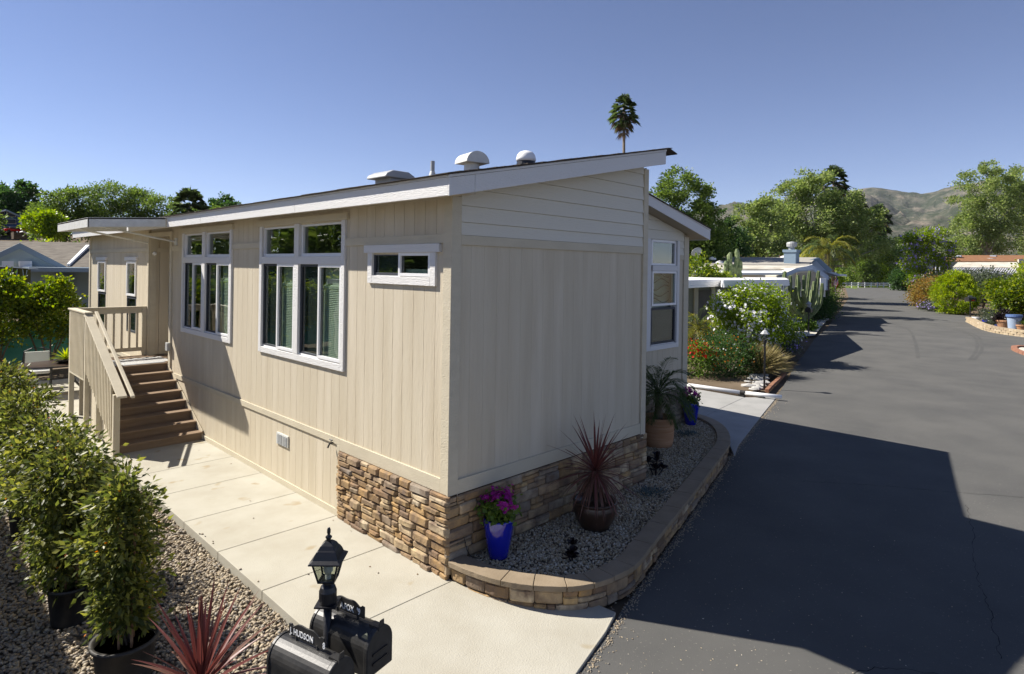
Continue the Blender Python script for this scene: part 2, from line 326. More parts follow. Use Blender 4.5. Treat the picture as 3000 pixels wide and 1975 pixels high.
def boards(W, u0, u1, z0, z1, rects, off=0, step=.2032, gap=.0026):
    k = math.ceil((u0-off)/step)-1
    while off+k*step < u1-.004:
        a = max(u0, off+k*step+gap); b = min(u1, off+(k+1)*step-gap); k += 1
        if b-a < .01: continue
        m = MB(); m2 = MB(); cuts = sorted({a, b}|{r[0] for r in rects if a < r[0] < b}|{r[1] for r in rects if a < r[1] < b})
        for p, q in zip(cuts, cuts[1:]):
            for s0, s1 in minus(z0, z1, [(r[2], r[3]) for r in rects if r[0] < (p+q)/2 < r[1]]): (m if s0 <= z0+1e-6 else m2).box(p, q, -.012, -.002, s0, s1, W)
        for mm in (m, m2):
            if mm.v: mm.build('siding_board', M['siding'], house)
LT = [(2.15, 4.83, 1.95, 3.97), (5.99, 8.585, 1.955, 3.97), (.25, 1.615, 3.143, 3.52), RL[4], RL[5]]
LT = [(r[0]+.02, r[1]-.02, r[2]+.02, r[3]-.02) for r in LT]
boards(WL, .10, 9.40, 1.03, 4.12, LT+[(9.3, 11, 0, 5)], .07)
boards(WL, 2.25, 9.38, .02, .96, [], .07)
boards(WL, 10.87, 16.75, 1.03, 4.12, LT, .07)
boards(WL, 10.87, 16.75, .02, .96, [], .07)
boards(WG, .11, 3.76, .95, 3.62, [], .08, gap=.001)
boards(W2, 3.88, 7.60, .95, 3.60, [(r[0]-.06, r[1]+.06, r[2]-.06, r[3]+.03) for r in R2], .08)
wa = lambda u, d, z: (u, 10.86-d, z)
for a in np.arange(0.0, 1.3, .2032):
    MB().box(a+.004, min(a+.199, 1.3), -.03, .0, 1.22, 3.98, wa).build('siding_board', M['siding'], house)
# alcove back wall, ceiling, near side, door
mb = MB(); mb.box(1.3, 1.36, 9.3, 10.95, 1.2, 4.05); mb.box(0.02, 1.3, 9.36, 9.40, 1.2, 4.05); mb.box(0, 1.3, 9.3, 10.95, 3.98, 4.03)
mb.build('alcove', M['tan_trim'], house)
dr = MB().box(1.24, 1.3, 9.7, 10.6, 1.23, 3.27).build('door', M['white_paint'], house)
MB().tube([(1.23, 9.8, 2.2), (1.17, 9.8, 2.2), (1.17, 9.88, 2.2)], .012).build('handle', M['grey_metal'], dr)
def trim(W, u0, u1, z0, z1, d0=0, d1=.022, m='tan_trim', name='trim_board', parent=None):
    return MB().box(u0, u1, d0, d1, z0, z1, W).build(name, M[m], parent or house, bevel=.003)
T = lambda *a, **k: trim(*a, **k)
# long wall trims
T(WL, -.022, .115, .885, 4.12, -.004, .024, name='corner_board')
T(WL, .117, 2.25, .885, 1.042, 0, .022); T(WL, 2.252, 9.24, .95, 1.042, 0, .02); T(WL, 10.96, 16.7, .95, 1.042, 0, .02)
T(WL, 2.24, 9.3, 0.0, .085, 0, .02); T(WL, 2.252, 2.33, .087, .948, 0, .02)
T(WL, .117, 2.19, 3.62, 3.72, 0, .02); T(WL, 4.84, 5.985, 3.62, 3.72, 0, .02); T(WL, 8.60, 9.235, 3.62, 3.72, 0, .02); T(WL, 10.96, 16.70, 3.62, 3.72, 0, .02)
T(WL, 9.24, 9.37, .9, 3.945, -.004, .028, name='corner_board'); T(WL, 10.862, 10.955, .05, 4.1, -.004, .028, name='corner_board'); T(WL, 16.70, 16.82, .05, 4.1, -.004, .026, name='corner_board')
T(WL, 9.24, 10.86, 3.95, 4.045, -.004, .03, name='door_header')
T(wa, .002, .14, 1.22, 3.97, 0, .02, name='corner_board'); T(wa, .142, 1.29, 3.62, 3.72, 0, .018)
# gable trims
T(WG, -.022, .115, .80, 4.13, 0, .025, name='corner_board'); T(WG, 3.75, 3.872, .80, 4.90, -.004, .03, name='corner_board')
T(WG, .117, 3.748, .875, 1.032, 0, .022); T(WG, .117, 3.748, 3.605, 3.712, 0, .022)
T(W2, 7.55, 7.745, .80, 4.08, 0, .03, m='tan_trim', name='corner_board')
T(W2, 3.88, 7.548, .875, 1.032, 0, .022); T(W2, 7.36, 7.548, 3.59, 3.69, 0, .022)
def clipz(poly, f):   # keep z <= f(x)
    out = []
    for i in range(len(poly)):
        a, b = poly[i], poly[(i+1) % len(poly)]; fa, fb = f(a[0])-a[1], f(b[0])-b[1]
        if fa >= 0: out.append(a)
        if fa*fb < 0: t = fa/(fa-fb); out.append((a[0]+t*(b[0]-a[0]), a[1]+t*(b[1]-a[1])))
    return out
def lapboard(W, u0, u1, z0, z1, f):
    p = clipz([(u0, z0), (u1, z0), (u1, z1), (u0, z1)], f)
    if len(p) < 3: return
    m = MB(); n = len(p); dd = lambda z: .024-.018*(z-z0)/(z1-z0)
    fr = [W(u, dd(z), z) for u, z in p]; bk = [W(u, -.015, z) for u, z in p]
    m.add(fr+bk, [tuple(range(n)), tuple(range(n, 2*n))[::-1]]+[(i, n+i, n+(i+1) % n, (i+1) % n) for i in range(n)]); m.build('lap_board', M['lap'], house)
zs = [3.714, 3.857, 4.04, 4.229, 4.423, 4.616, 4.812, 5.0]
for a, b in zip(zs, zs[1:]): lapboard(WG, .117, 3.748, a, b-.003, lambda x: 4.15+.2094*(x+.034))
zs = [3.985, 4.17, 4.36, 4.55, 4.74, 4.93]
for a, b in zip(zs, zs[1:]): lapboard(W2, 3.88, 7.548, a, b-.003, lambda x: 5.832-.2217*x)
for a, b in ((3.692, 3.835), (3.838, 3.983)): lapboard(W2, 7.36, 7.548, a, b, lambda x: 9)
# ledgestone
NST = [0]; EXTRA = MB()
def stone_obj(W, s0, s1, z0, z1, dep, parent, name='stone', join=None):
    nx, nz = 5, 4; g = .004
    s0 += g; s1 -= g; z0 += g*.8; z1 -= g*.8
    V = []; tiltu = random.uniform(-.3, .3); tiltz = random.uniform(-.25, .25)
    for j in range(nz):
        for i in range(nx):
            u = i/(nx-1); v = j/(nz-1); e = (i in (0, nx-1)) or (j in (0, nz-1)); c = (i in (0, nx-1)) and (j in (0, nz-1))
            uu = u if 0 < i < nx-1 else u; uu = {0: 0, 1: .1, 2: .5+random.uniform(-.15, .15), 3: .9, 4: 1}[i]; vv = {0: 0, 1: .18, 2: .82, 3: 1}[j]
            d = dep*((.55 if e else 1.0)+tiltu*(u-.5)+tiltz*(v-.5)+random.uniform(-.13, .13))
            js = random.uniform(-.006, .006) if not e else random.uniform(-.003, .003)
            if c: uu = .03+.94*uu; vv = .06+.88*vv
            V.append(W(s0+(s1-s0)*uu+js, max(d, .008), z0+(z1-z0)*vv+random.uniform(-.003, .003)))
    Fc = [(j*nx+i, j*nx+i+1, (j+1)*nx+i+1, (j+1)*nx+i) for j in range(nz-1) for i in range(nx-1)]
    ring = [i for i in range(nx)]+[j*nx+nx-1 for j in range(1, nz)]+[(nz-1)*nx+i for i in range(nx-2, -1, -1)]+[j*nx for j in range(nz-2, 0, -1)]
    b0 = len(V)
    for r in ring:
        i, j = r % nx, r//nx; V.append(W(s0+(s1-s0)*(i/(nx-1)), 0, z0+(z1-z0)*(j/(nz-1))))
    n = len(ring); Fc += [(ring[k], ring[(k+1) % n], b0+(k+1) % n, b0+k)[::-1] for k in range(n)]
    if parent is house and join is None:
        NST[0] += 1
        if NST[0] > 300: join = EXTRA
    if join is not None: join.add(V, Fc)
    else: MB().add(V, Fc).build(name, M['stone'], parent)
def ledge(W, s0, s1, z0, z1, dep, parent, hs=(.09, .15), ws=(.12, .34), split=.5, join=None):
    z = z0; cnt = 0
    while z < z1-.03:
        h = random.uniform(*hs)
        if z+h > z1-.04: h = z1-z
        s = s0
        while s < s1-.01:
            wd = random.uniform(*ws)
            if s+wd > s1-.07: wd = s1-s
            if random.random() < split and h > .08:
                k = random.uniform(.35, .65)
                for a, b in ((0, k), (k, 1)):
                    if random.random() < .3 and wd > .2:
                        q = random.uniform(.35, .65)
                        stone_obj(W, s, s+wd*q, z+h*a, z+h*b, dep*random.uniform(.6, 1.2), parent, join=join); stone_obj(W, s+wd*q, s+wd, z+h*a, z+h*b, dep*random.uniform(.6, 1.2), parent, join=join); cnt += 2
                    else: stone_obj(W, s, s+wd, z+h*a, z+h*b, dep*random.uniform(.6, 1.25), parent, join=join); cnt += 1
            else: stone_obj(W, s, s+wd, z, z+h, dep*random.uniform(.7, 1.25), parent, join=join); cnt += 1
            s += wd
        z += h
    return cnt
mb = MB(); mb.box(-.03, 2.25, -.1, .012, -.1, .88, WL); mb.box(-.01, 3.90, -.1, .012, -.1, .865, WG); mb.box(3.9, 7.74, -.1, .012, -.1, .865, W2)
mb.build('mortar', M['mortar'], house)
WLs = lambda u, d, z: (-d-.012, u, z); WGs = lambda u, d, z: (u, -d-.012, z); W2s = lambda u, d, z: (u, 1.388-d, z)
n1 = ledge(WLs, -.055, 2.24, -.01, .882, .055, house, hs=(.055, .125), ws=(.12, .38), split=.35)
n2 = ledge(WGs, -.055, 3.92, .03, .868, .036, house, hs=(.07, .14), ws=(.18, .44), split=.3)
print('stones', n1, n2)
if EXTRA.v: EXTRA.build('stone_veneer', M['stone'], house, kind='stuff')
jb = MB(); ledge(W2s, 3.9, 7.74, .1, .868, .036, house, ws=(.18, .42), split=.35, join=jb); jb.build('stone_veneer', M['stone'], house, kind='stuff')
mb = MB(); mb.box(3.76, 3.90, .0, 1.4, .1, .86); mb.build('mortar', M['mortar'], house)
# fascia, soffit, roof
def fas(y0, y1):
    MB().box(-.377, -.352, y0, y1, 4.072, 4.254).build('fascia', M['white_trim'], house, bevel=.003)
    MB().box(-.386, -.350, y0, y1, 4.257, 4.287).build('drip_edge', M['white_trim'], house)
yy = [-.375, 2.9, 6.5, 8.35, 12.0, 17.2]
for a, b in zip(yy, yy[1:]): fas(a+.002, b-.002)
rk = lambda x: 4.139+.2094*(x+.034)
def rake(x0, x1, lo, hi, d0, d1, name='rake_board', y=-.397):
    MB().prism([(x0, y-d0, rk(x0)+lo), (x1, y-d0, rk(x1)+lo), (x1, y-d0, rk(x1)+hi), (x0, y-d0, rk(x0)+hi)], (0, d0+d1, 0)).build(name, M['white_trim'], house, bevel=.003)
rake(-.378, -.037, 0, .182, 0, .022); rake(-.033, 3.736, 0, .182, 0, .022); rake(-.386, 3.745, .185, .213, .008, .02, 'drip_edge')
MB().box(3.74, 3.765, -.375, 1.0, 4.93, 5.14).build('fascia', M['white_trim'], house)
r2 = lambda x: 5.832-.2217*x
def rake2(x0, x1, lo, hi, d0, d1, name='rake_board', y=1.08):
    MB().prism([(x0, y-d0, r2(x0)+lo), (x1, y-d0, r2(x1)+lo), (x1, y-d0, r2(x1)+hi), (x0, y-d0, r2(x0)+hi)], (0, d0+d1, 0)).build(name, M['white_trim'], house, bevel=.003)
rake2(3.9, 8.12, 0, .20, 0, .022); rake2(3.9, 8.13, .203, .232, .008, .02, 'drip_edge')
MB().box(8.095, 8.12, 1.10, 17.2, r2(8.12), r2(8.12)+.2).build('fascia', M['white_trim'], house)
mb = MB(); mb.prism([(-.352, -.37, 4.085), (0, -.37, 4.12), (0, 17.15, 4.12), (-.352, 17.15, 4.085)], (0, 0, .012))
mb.prism([(0, -.375, rk(0)+.02), (3.74, -.375, rk(3.74)+.02), (3.74, .02, rk(3.74)+.02), (0, .02, rk(0)+.02)], (0, 0, .012))
mb.prism([(3.88, 1.10, r2(3.88)+.01), (8.09, 1.10, r2(8.09)+.01), (8.09, 1.42, r2(8.09)+.01), (3.88, 1.42, r2(3.88)+.01)], (0, 0, .012))
mb.prism([(7.72, 1.42, r2(7.72)+.01), (8.09, 1.42, r2(8.09)+.01), (8.09, 17.1, r2(8.09)+.01), (7.72, 17.1, r2(7.72)+.01)], (0, 0, .012))
mb.build('soffit', M['soffit'], house)
mb = MB(); rt = lambda x: rk(x)+.214
mb.prism([(-.412, -.42, rt(-.412)), (3.80, -.42, rt(3.80)), (3.80, 17.22, rt(3.80)), (-.412, 17.22, rt(-.412))], (0, 0, .014))
mb.prism([(3.80, -.42, rt(3.80)), (4.02, -.42, rt(3.80)-.05), (4.02, 1.08, rt(3.80)-.05), (3.80, 1.08, rt(3.8))], (0, 0, .014))
mb.prism([(3.80, 1.05, rt(3.8)), (8.15, 1.05, r2(8.15)+.233), (8.15, 17.22, r2(8.15)+.233), (3.80, 17.22, rt(3.80))], (0, 0, .014))
roof = mb.build('roof', M['shingle'], house)
jb = MB()   # shingle tab edges along the rake and the eave
for i in range(34):
    x = -.40+i*.125; jb.prism([(x, -.432, rt(x)+.012), (x+.13, -.432, rt(x+.13)+.002), (x+.13, -.2, rt(x+.13)+.002), (x, -.2, rt(x)+.012)], (0, 0, random.uniform(.006, .014)))
for i in range(58):
    y = -.43+i*.305; jb.prism([(-.428, y, rt(-.428)+.01), (-.2, y, rt(-.2)+.01), (-.2, y+.30, rt(-.2)+.01), (-.428, y+.30, rt(-.428)+.01)], (0, 0, random.uniform(.004, .012)))
jb.build('shingle_edge', M['shingle'], roof)
# ------------------------------------------------------------------ windows
def window(W, u0, u1, z0, z1, parts, tr=None, hdr=None, sill=None, room=None):
    """parts: list of (u0,u1,z0,z1,kind); frame round each, pane set back"""
    wdw = bpy.data.objects.new('window', MB().box(u0, u0+.02, -.10, -.005, z0, z1, W).box(u1-.02, u1, -.10, -.005, z0, z1, W).box(u0, u1, -.10, -.005, z0, z0+.02, W).box(u0, u1, -.10, -.005, z1-.02, z1, W).mesh('window'))
    wdw.data.materials.append(M['vinyl']); link(wdw, house)
    for (a, b, c, d, k, fw, dp) in parts:
        m = MB(); f1 = .014 if k != 'screen' else .004
        m.box(a, a+fw, dp-.03, dp+f1, c, d, W); m.box(b-fw, b, dp-.03, dp+f1, c, d, W); m.box(a+fw, b-fw, dp-.03, dp+f1, c, c+fw, W); m.box(a+fw, b-fw, dp-.03, dp+f1, d-fw, d, W)
        m.build('frame', M['screen'] if k == 'screen' else M['vinyl'], wdw, bevel=.002)
        MB().box(a+fw, b-fw, dp-.022, dp-.016, c+fw, d-fw, W).build('pane', M['glass'], wdw)
        if k == 'screen':
            mm = MB(); q = max(fw, .02)
            mm.box(a+q, b-q, dp-.05, dp-.047, c+q, d-q, W); mm.build('screen', M['screen'], wdw)
        if k == 'blind':
            mm = MB(); z = c+.04
            while z < d-.30: mm.prism([W(a+.05, dp-.062, z), W(b-.03, dp-.062, z), W(b-.03, dp-.078, z+.021), W(a+.05, dp-.078, z+.021)], (0, 0, .002)); z += .0255
            mm.box(a+.04, b-.02, dp-.09, dp-.06, d-.34, d-.30, W); mm.box(a+.03, b-.02, dp-.10, dp-.09, d-.30, d-.02, W)
            mm.build('blind', M['blind'], wdw, kind='stuff')
        if k == 'shade': MB().box(a+.02, b-.02, dp-.09, dp-.085, c+(d-c)*.0, c+(d-c)*.3, W).build('shade', M['blind'], wdw)
    if tr:
        a, b, c, d, wd, mat_ = tr
        for q in ((a, a+wd, c, d), (b-wd, b, c, d), (a+wd+.002, b-wd-.002, c, c+wd)):
            MB().box(q[0], q[1], -.01, .03, q[2], q[3], W).build('trim_board', M[mat_], wdw, bevel=.003)
    if hdr: MB().box(hdr[0], hdr[1], -.01, .042, hdr[2], hdr[3], W).build('trim_board', M[hdr[4]], wdw, bevel=.003)
    return wdw
wA = window(WL, 2.26, 4.76, 2.04, 3.97, [
    (3.62, 4.76, 3.485, 3.97, 'fix', .045, -.03), (2.27, 3.475, 3.485, 3.97, 'fix', .045, -.03),
    (4.16, 4.75, 2.05, 3.37, 'screen', .035, -.012), (3.62, 4.20, 2.05, 3.37, 'blind', .04, .006),
    (2.86, 3.475, 2.05, 3.37, 'screen', .035, -.012), (2.27, 2.90, 2.05, 3.37, 'blind', .04, .006)],
    tr=(2.175, 4.83, 1.945, 3.97, .09, 'white_trim'), hdr=(2.115, 4.925, 3.972, 4.068, 'tan_trim'))
for r in ((3.477, 3.618, 2.037, 3.968), (2.267, 3.475, 3.372, 3.483), (3.62, 4.738, 3.372, 3.483)): MB().box(r[0], r[1], -.02, .03, r[2], r[3], WL).build('trim_board', M['white_trim'], wA, bevel=.003)
wB = window(WL, 6.08, 8.50, 2.05, 3.97, [
    (7.44, 8.50, 3.49, 3.97, 'fix', .045, -.03), (6.09, 7.28, 3.49, 3.97, 'fix', .045, -.03),
    (7.94, 8.49, 2.06, 3.37, 'screen', .035, -.012), (7.44, 7.98, 2.06, 3.37, 'fix', .04, .006),
    (6.66, 7.28, 2.06, 3.37, 'screen', .035, -.012), (6.09, 6.70, 2.06, 3.37, 'blind', .04, .006)],
    tr=(5.995, 8.585, 1.955, 3.97, .09, 'white_trim'), hdr=(5.945, 8.675, 3.972, 4.068, 'tan_trim'))
for r in ((7.282, 7.438, 2.047, 3.968), (6.087, 7.28, 3.372, 3.488), (7.44, 8.493, 3.372, 3.488)): MB().box(r[0], r[1], -.02, .03, r[2], r[3], WL).build('trim_board', M['white_trim'], wB, bevel=.003)
window(WL, .35, 1.53, 3.24, 3.52, [(.93, 1.525, 3.245, 3.52, 'screen', .035, -.008), (.355, .965, 3.245, 3.52, 'shade', .035, .006)],
       tr=(.25, 1.615, 3.143, 3.52, .095, 'white_trim'), hdr=(.175, 1.688, 3.523, 3.618, 'white_trim'))
for a, b, zl in ((14.9, 15.78, 1.6), (11.935, 12.757, 1.62)):
    window(WL, a, b, zl, 3.40, [(a+.005, b-.005, 2.53, 3.39, 'fix', .05, .012), (a+.005, b-.005, zl+.01, 2.51, 'screen', .05, 0)], hdr=(a-.11, b+.13, 3.41, 3.50, 'white_trim'))
for a, b in ((6.31, 7.26), (4.95, 6.05)):
    w2 = window(W2, a, b, 1.87, 3.98, [(a+.005, b-.005, 3.465, 3.97, 'fix', .04, -.02), (a+.005, b-.005, 2.65, 3.35, 'fix', .045, .006), (a+.005, b-.005, 1.88, 2.61, 'screen', .045, -.008)],
       tr=(a-.16, b+.10, 1.77, 3.985, .095, 'white_trim'))
    MB().box(a+.0, b-.0, -.02, .03, 3.355, 3.46, W2).build('trim_board', M['white_trim'], w2)
    m = MB()
    for k in range(5):   # wavy curtain lines behind the glass
        pts = [W2(a+.08+(b-a-.16)*i/16, -.12, 2.75+.13*k+.05*math.sin(i/16*6.28+k*1.3)) for i in range(17)]; m.tube(pts, .009, 4)
    m.build('curtain', M['screen'], w2)
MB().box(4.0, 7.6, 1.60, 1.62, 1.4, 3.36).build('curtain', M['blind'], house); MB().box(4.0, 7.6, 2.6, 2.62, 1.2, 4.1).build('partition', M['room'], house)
# small fixtures
vt = MB().box(3.75, 4.134, -.002, .018, .587, .765, WL).build('skirt_vent', M['offwhite'], house)
m = MB()
for i in range(9):
    for c in (0, 1): m.box(3.775+c*.175, 3.93+c*.175, .018, .026, .603+i*.017, .610+i*.017, WL)
m.build('grille', M['grey_metal'], vt)
MB().tube([WL(2.41, 0, .955), WL(2.41, .07, .955), WL(2.41, .10, .90)], .013).tube([WL(2.37, .05, 1.0), WL(2.45, .05, 1.0)], .008).tube([WL(2.41, .05, .96), WL(2.41, .05, 1.0)], .007).build('water_tap', M['black_metal'], house)
MB().box(9.215, 9.36, .03, .09, 1.485, 1.66, WL).build('junction_box', M['grey_metal'], house, bevel=.01)
MB().lathe([(.045, 0), (.04, .03), (.0, .05)], (0, 0, 0), 14).build('porch_light', M['white_paint'], house).matrix_local = Matrix.Translation((.09, 10.84, 3.58)) @ Matrix.Rotation(math.pi/2, 4, 'X')
# roof fittings
gv = thing('gooseneck_vent', 'white rounded gooseneck vent on the shingle roof near the corner', 'roof vent', tuple(A(1382, 498, 8.4)-np.array([0, 0, .06])))
gv.scale = (1.18, 1.18, 1.18); MB().lathe([(.10, -.2), (.088, .13)], n=20).build('neck', M['offwhite'], gv, smooth=False)
m = MB(); pr = [(.15*math.cos(t), .12+.13*math.sin(t)) for t in np.linspace(0, math.pi, 13)]
m.prism([(-.15, p[0], p[1]) for p in pr], (.29, 0, 0)); o = m.build('hood', M['offwhite'], gv); o.rotation_euler = (0, 0, math.radians(78))
dv = thing('dome_vent', 'white plastic dome vent on black collar nearest the roof peak', 'roof vent', tuple(A(1541, 479, 9.0)-np.array([0, 0, .04])))
dv.scale = (.85, .85, .85); MB().lathe([(.19, -.1), (.15, .12)], n=20).build('collar', M['black_paint'], dv)
MB().lathe([(.165, .08), (.172, .12), (.165, .15), (.155, .19), (.12, .235), (.06, .26), (0, .268)], n=24).build('dome', M['white_paint'], dv, smooth=True)
fv = thing('flat_vent', 'low grey box-hood exhaust vent, leftmost on the roof', 'roof vent', tuple(A(1146, 533, 10)-np.array([0, 0, .02])), rz=math.radians(90))
MB().box(-.22, .22, -.16, .16, -.1, .06).build('base', M['grey_metal'], fv)
m = MB(); m.prism([(-.28, y, z) for y, z in ((-.30, .05), (.30, .05), (.27, .11), (.15, .17), (-.15, .17), (-.27, .11))], (.56, 0, 0)); m.build('hood', M['grey_metal'], fv, bevel=.02)
pv = thing('vent_pipe', 'thin upright grey plumbing vent pipe on the roof', 'vent pipe', tuple(A(1267, 512, 9)))
MB().lathe([(.031, -.1), (.031, .20)], n=12).build('pipe', M['grey_metal'], pv, smooth=False); MB().lathe([(.075, -.1), (.05, -.0), (.034, .05)], n=12).build('boot', M['offwhite'], pv)
# ------------------------------------------------------------------ awning over the porch
aw = thing('porch_awning', 'flat white awning projecting over the porch steps on two thin struts', 'awning')
P = [(-.40, 8.36, 4.262), (-1.70, 8.36, 4.178), (-1.70, 11.2, 4.178), (-.40, 11.2, 4.262)]
MB().prism([np.array(p)-np.array([0, 0, .03]) for p in P], (0, 0, .025)).build('panel', M['white_paint'], aw)
m = MB(); n = lambda p: np.array(p, float)
m.prism([P[0], P[1], n(P[1])-n((0, 0, .178)), n(P[0])-n((0, 0, .178))], (0, .02, 0)); m.prism([P[1], P[2], n(P[2])-n((0, 0, .178)), n(P[1])-n((0, 0, .178))], (.02, 0, 0))
m.prism([P[3], P[2], n(P[2])-n((0, 0, .178)), n(P[3])-n((0, 0, .178))], (0, -.02, 0)); m.build('fascia', M['offwhite'], aw, bevel=.003)
for a, b in (((-.03, 8.99, 3.81), (-1.4, 9.22, 4.08)), ((-.03, 10.92, 3.82), (-1.4, 11.0, 4.08))):
    MB().tube([a, b], .02, 4).build('strut', M['offwhite'], aw)
MB().box(-.035, 0, 8.94, 9.04, 3.74, 3.89).build('bracket', M['offwhite'], aw)
# ------------------------------------------------------------------ porch steps
st = thing('porch_steps', 'brown wooden porch steps with beige slatted railing beside the house', 'steps')
ny = [9.40, 9.10, 8.80, 8.49, 8.19, 7.88, 7.58, 7.27]; nz = [1.22, 1.07, .92, .765, .61, .46, .30, .15]
for i in range(8):
    y, z = ny[i], nz[i]; zb = nz[i+1] if i < 7 else 0
    if i > 0: MB().box(-1.40, -.012, y-.02, ny[i-1]+.03, z-.035, z).build('tread', M['deck'], st, bevel=.004)
    MB().box(-1.39, -.014, y+.006, y+.026, zb, z-.037).build('riser', M['deck'], st)
for k in range(11):
    y0 = 9.38+k*.147; xr = 1.25 if y0 < 10.7 else -.03
    MB().box(-1.49, (xr if k else -.03) if y0 < 10.72 else -.03, y0, y0+.142, 1.185, 1.22).build('deck_board', M['deck'], st, bevel=.004)
MB().box(-1.40, -1.36, 7.28, 9.4, -.0, .1).prism([(-1.405, 7.30, 0), (-1.405, 9.4, 0), (-1.405, 9.4, 1.18), (-1.405, 7.30, .11)], (.02, 0, 0)).build('stringer', M['siding'], st)
MB().prism([(-.035, 7.27, 0), (-.035, 9.4, 0), (-.035, 9.4, 1.2), (-.035, 7.27, .17)], (.02, 0, 0)).build('stringer', M['siding'], st)
def post(x, y, z0, z1, s=.045): MB().box(x-s, x+s, y-s, y+s, z0, z1).build('post', M['tan_trim'], st, bevel=.004)
post(-1.45, 10.98, -.02, 2.32); post(-1.45, 9.53, -.02, 2.32); post(-1.45, 7.28, -.02, 1.05, .05); post(-.075, 10.98, 1.2, 2.33); post(-1.45, 8.55, -.02, 1.6)
MB().box(-1.52, -1.38, 9.44, 11.06, 2.322, 2.355).build('handrail', M['tan_trim'], st, bevel=.006)
MB().box(-1.38, -.02, 10.93, 11.03, 2.322, 2.352).build('handrail', M['tan_trim'], st, bevel=.006)
MB().box(-1.40, -.12, 10.965, 10.995, 2.20, 2.32).build('rail', M['tan_trim'], st); MB().box(-1.40, -.12, 10.96, 11.0, 1.32, 1.41).build('rail', M['tan_trim'], st)
for k in range(8): MB().box(-1.32+k*.155, -1.275+k*.155, 10.96, 11.0, 1.411, 2.199).build('baluster', M['tan_trim'], st)
MB().box(-1.465, -1.435, 9.6, 10.93, 2.2, 2.32).build('rail', M['tan_trim'], st); MB().box(-1.465, -1.435, 9.6, 10.93, 1.10, 1.22).build('rail', M['tan_trim'], st)
for k in range(12): y = 9.60+k*.112; MB().box(-1.505, -1.467, y, y+.045, 1.02, 2.318).build('baluster', M['tan_trim'], st)
MB().box(-1.5, -1.4, 9.58, 10.93, .98, 1.02).build('rail', M['tan_trim'], st)
sr_ = lambda y: 2.30-(9.5-y)*.478
MB().prism([(-1.53, 6.88, sr_(6.88)), (-1.53, 9.46, sr_(9.46)), (-1.53, 9.46, sr_(9.46)+.035), (-1.53, 6.88, sr_(6.88)+.035)], (.15, 0, 0)).build('handrail', M['tan_trim'], st, bevel=.006)
MB().prism([(-1.345, 6.80, sr_(6.80)+.03), (-1.345, 9.50, sr_(9.50)+.03), (-1.345, 9.50, sr_(9.50)+.07), (-1.345, 6.80, sr_(6.80)+.07)], (.065, 0, 0)).build('handrail', M['tan_trim'], st, bevel=.012)
MB().prism([(-1.465, 7.30, sr_(7.3)-.10), (-1.465, 9.48, sr_(9.48)-.10), (-1.465, 9.48, sr_(9.48)-.004), (-1.465, 7.30, sr_(7.3)-.004)], (.03, 0, 0)).build('rail', M['tan_trim'], st)
MB().prism([(-1.465, 7.30, .15), (-1.465, 9.48, 1.19), (-1.465, 9.48, 1.30), (-1.465, 7.30, .26)], (.03, 0, 0)).build('rail', M['tan_trim'], st)
for k in range(19):
    y = 7.40+k*.112; MB().prism([(-1.505, y, max(.03, sr_(y)-1.08)), (-1.467, y, max(.03, sr_(y)-1.08)), (-1.467, y, sr_(y)-.002), (-1.505, y, sr_(y)-.002)], (0, .045, 0)).build('baluster', M['tan_trim'], st)
for k in range(9): MB().box(-1.30+k*.145, -1.165+k*.145, 11.0, 11.012, .0, 1.18).build('skirt_board', M['siding'], st)
# striped mats
mt = thing('striped_doormat', 'black and white striped mat on the porch deck', 'mat', (-.62, 10.0, 1.222))
m1 = MB(); m2 = MB()
for i in range(16): (m1 if i % 2 else m2).box(-.72, .72, -.40+i*.05, -.35+i*.05, 0, .012)
m1.build('stripe', M['black_paint'], mt); m2.build('stripe', M['letter'], mt)
mt2 = thing('grey_doormat', 'flecked grey doormat in front of the striped mat', 'mat', (-.45, 9.52, 1.222))
MB().box(-.38, .40, -.07, .07, 0, .01).build('mat', M['grey_metal'], mt2)
# ------------------------------------------------------------------ planter
pl = thing('planter_wall', 'curved low ledgestone retaining wall with brown cap around the gravel bed', 'retaining wall')
outer = curve2([(-.01, -.02), (.02, -.35), (.12, -.74), (.30, -1.04), (.54, -1.29), (.80, -1.42), (1.10, -1.465), (1.42, -1.46), (2.0, -1.31), (2.95, -1.07), (4.0, -.80), (5.04, -.52), (5.9, -.29), (6.5, -.12), (7.05, .12), (7.6, .46), (8.05, .9), (8.3, 1.45), (8.35, 2.2)], 8)
outer = np.array([p for p in outer]); seg = np.r_[0, np.cumsum(np.linalg.norm(np.diff(outer, axis=0), axis=1))]; LEN = seg[-1]
def cur(s):
    s = min(max(s, 0), LEN-1e-6); i = int(np.searchsorted(seg, s, side='right')-1); i = min(i, len(outer)-2); t = (s-seg[i])/(seg[i+1]-seg[i])
    i0 = max(i-1, 0); i1 = min(i+2, len(outer)-1); p = outer[i]*(1-t)+outer[i+1]*t; tg = outer[i1]-outer[i0]; tg /= np.linalg.norm(tg); return p, np.array([tg[1], -tg[0]])
def WP(s, d, z):
    p, nn = cur(s); q = p+nn*d; return (q[0], q[1], z)
CT = .205
def arcbox(mb, s0, s1, d0, d1, z0, z1, n, W=WP, rough=0):
    V = []
    for i in range(n+1):
        s = s0+(s1-s0)*i/n; j = random.uniform(-rough, rough)
        V += [W(s, d0, z0), W(s, d1+j*.6, z0), W(s, d1+j, z1), W(s, d0, z1)]
    F = [(4*i+k, 4*i+(k+1) % 4, 4*i+4+(k+1) % 4, 4*i+4+k) for i in range(n) for k in range(4)]+[(0, 1, 2, 3)[::-1], (4*n, 4*n+1, 4*n+2, 4*n+3)]
    mb.add(V, F)
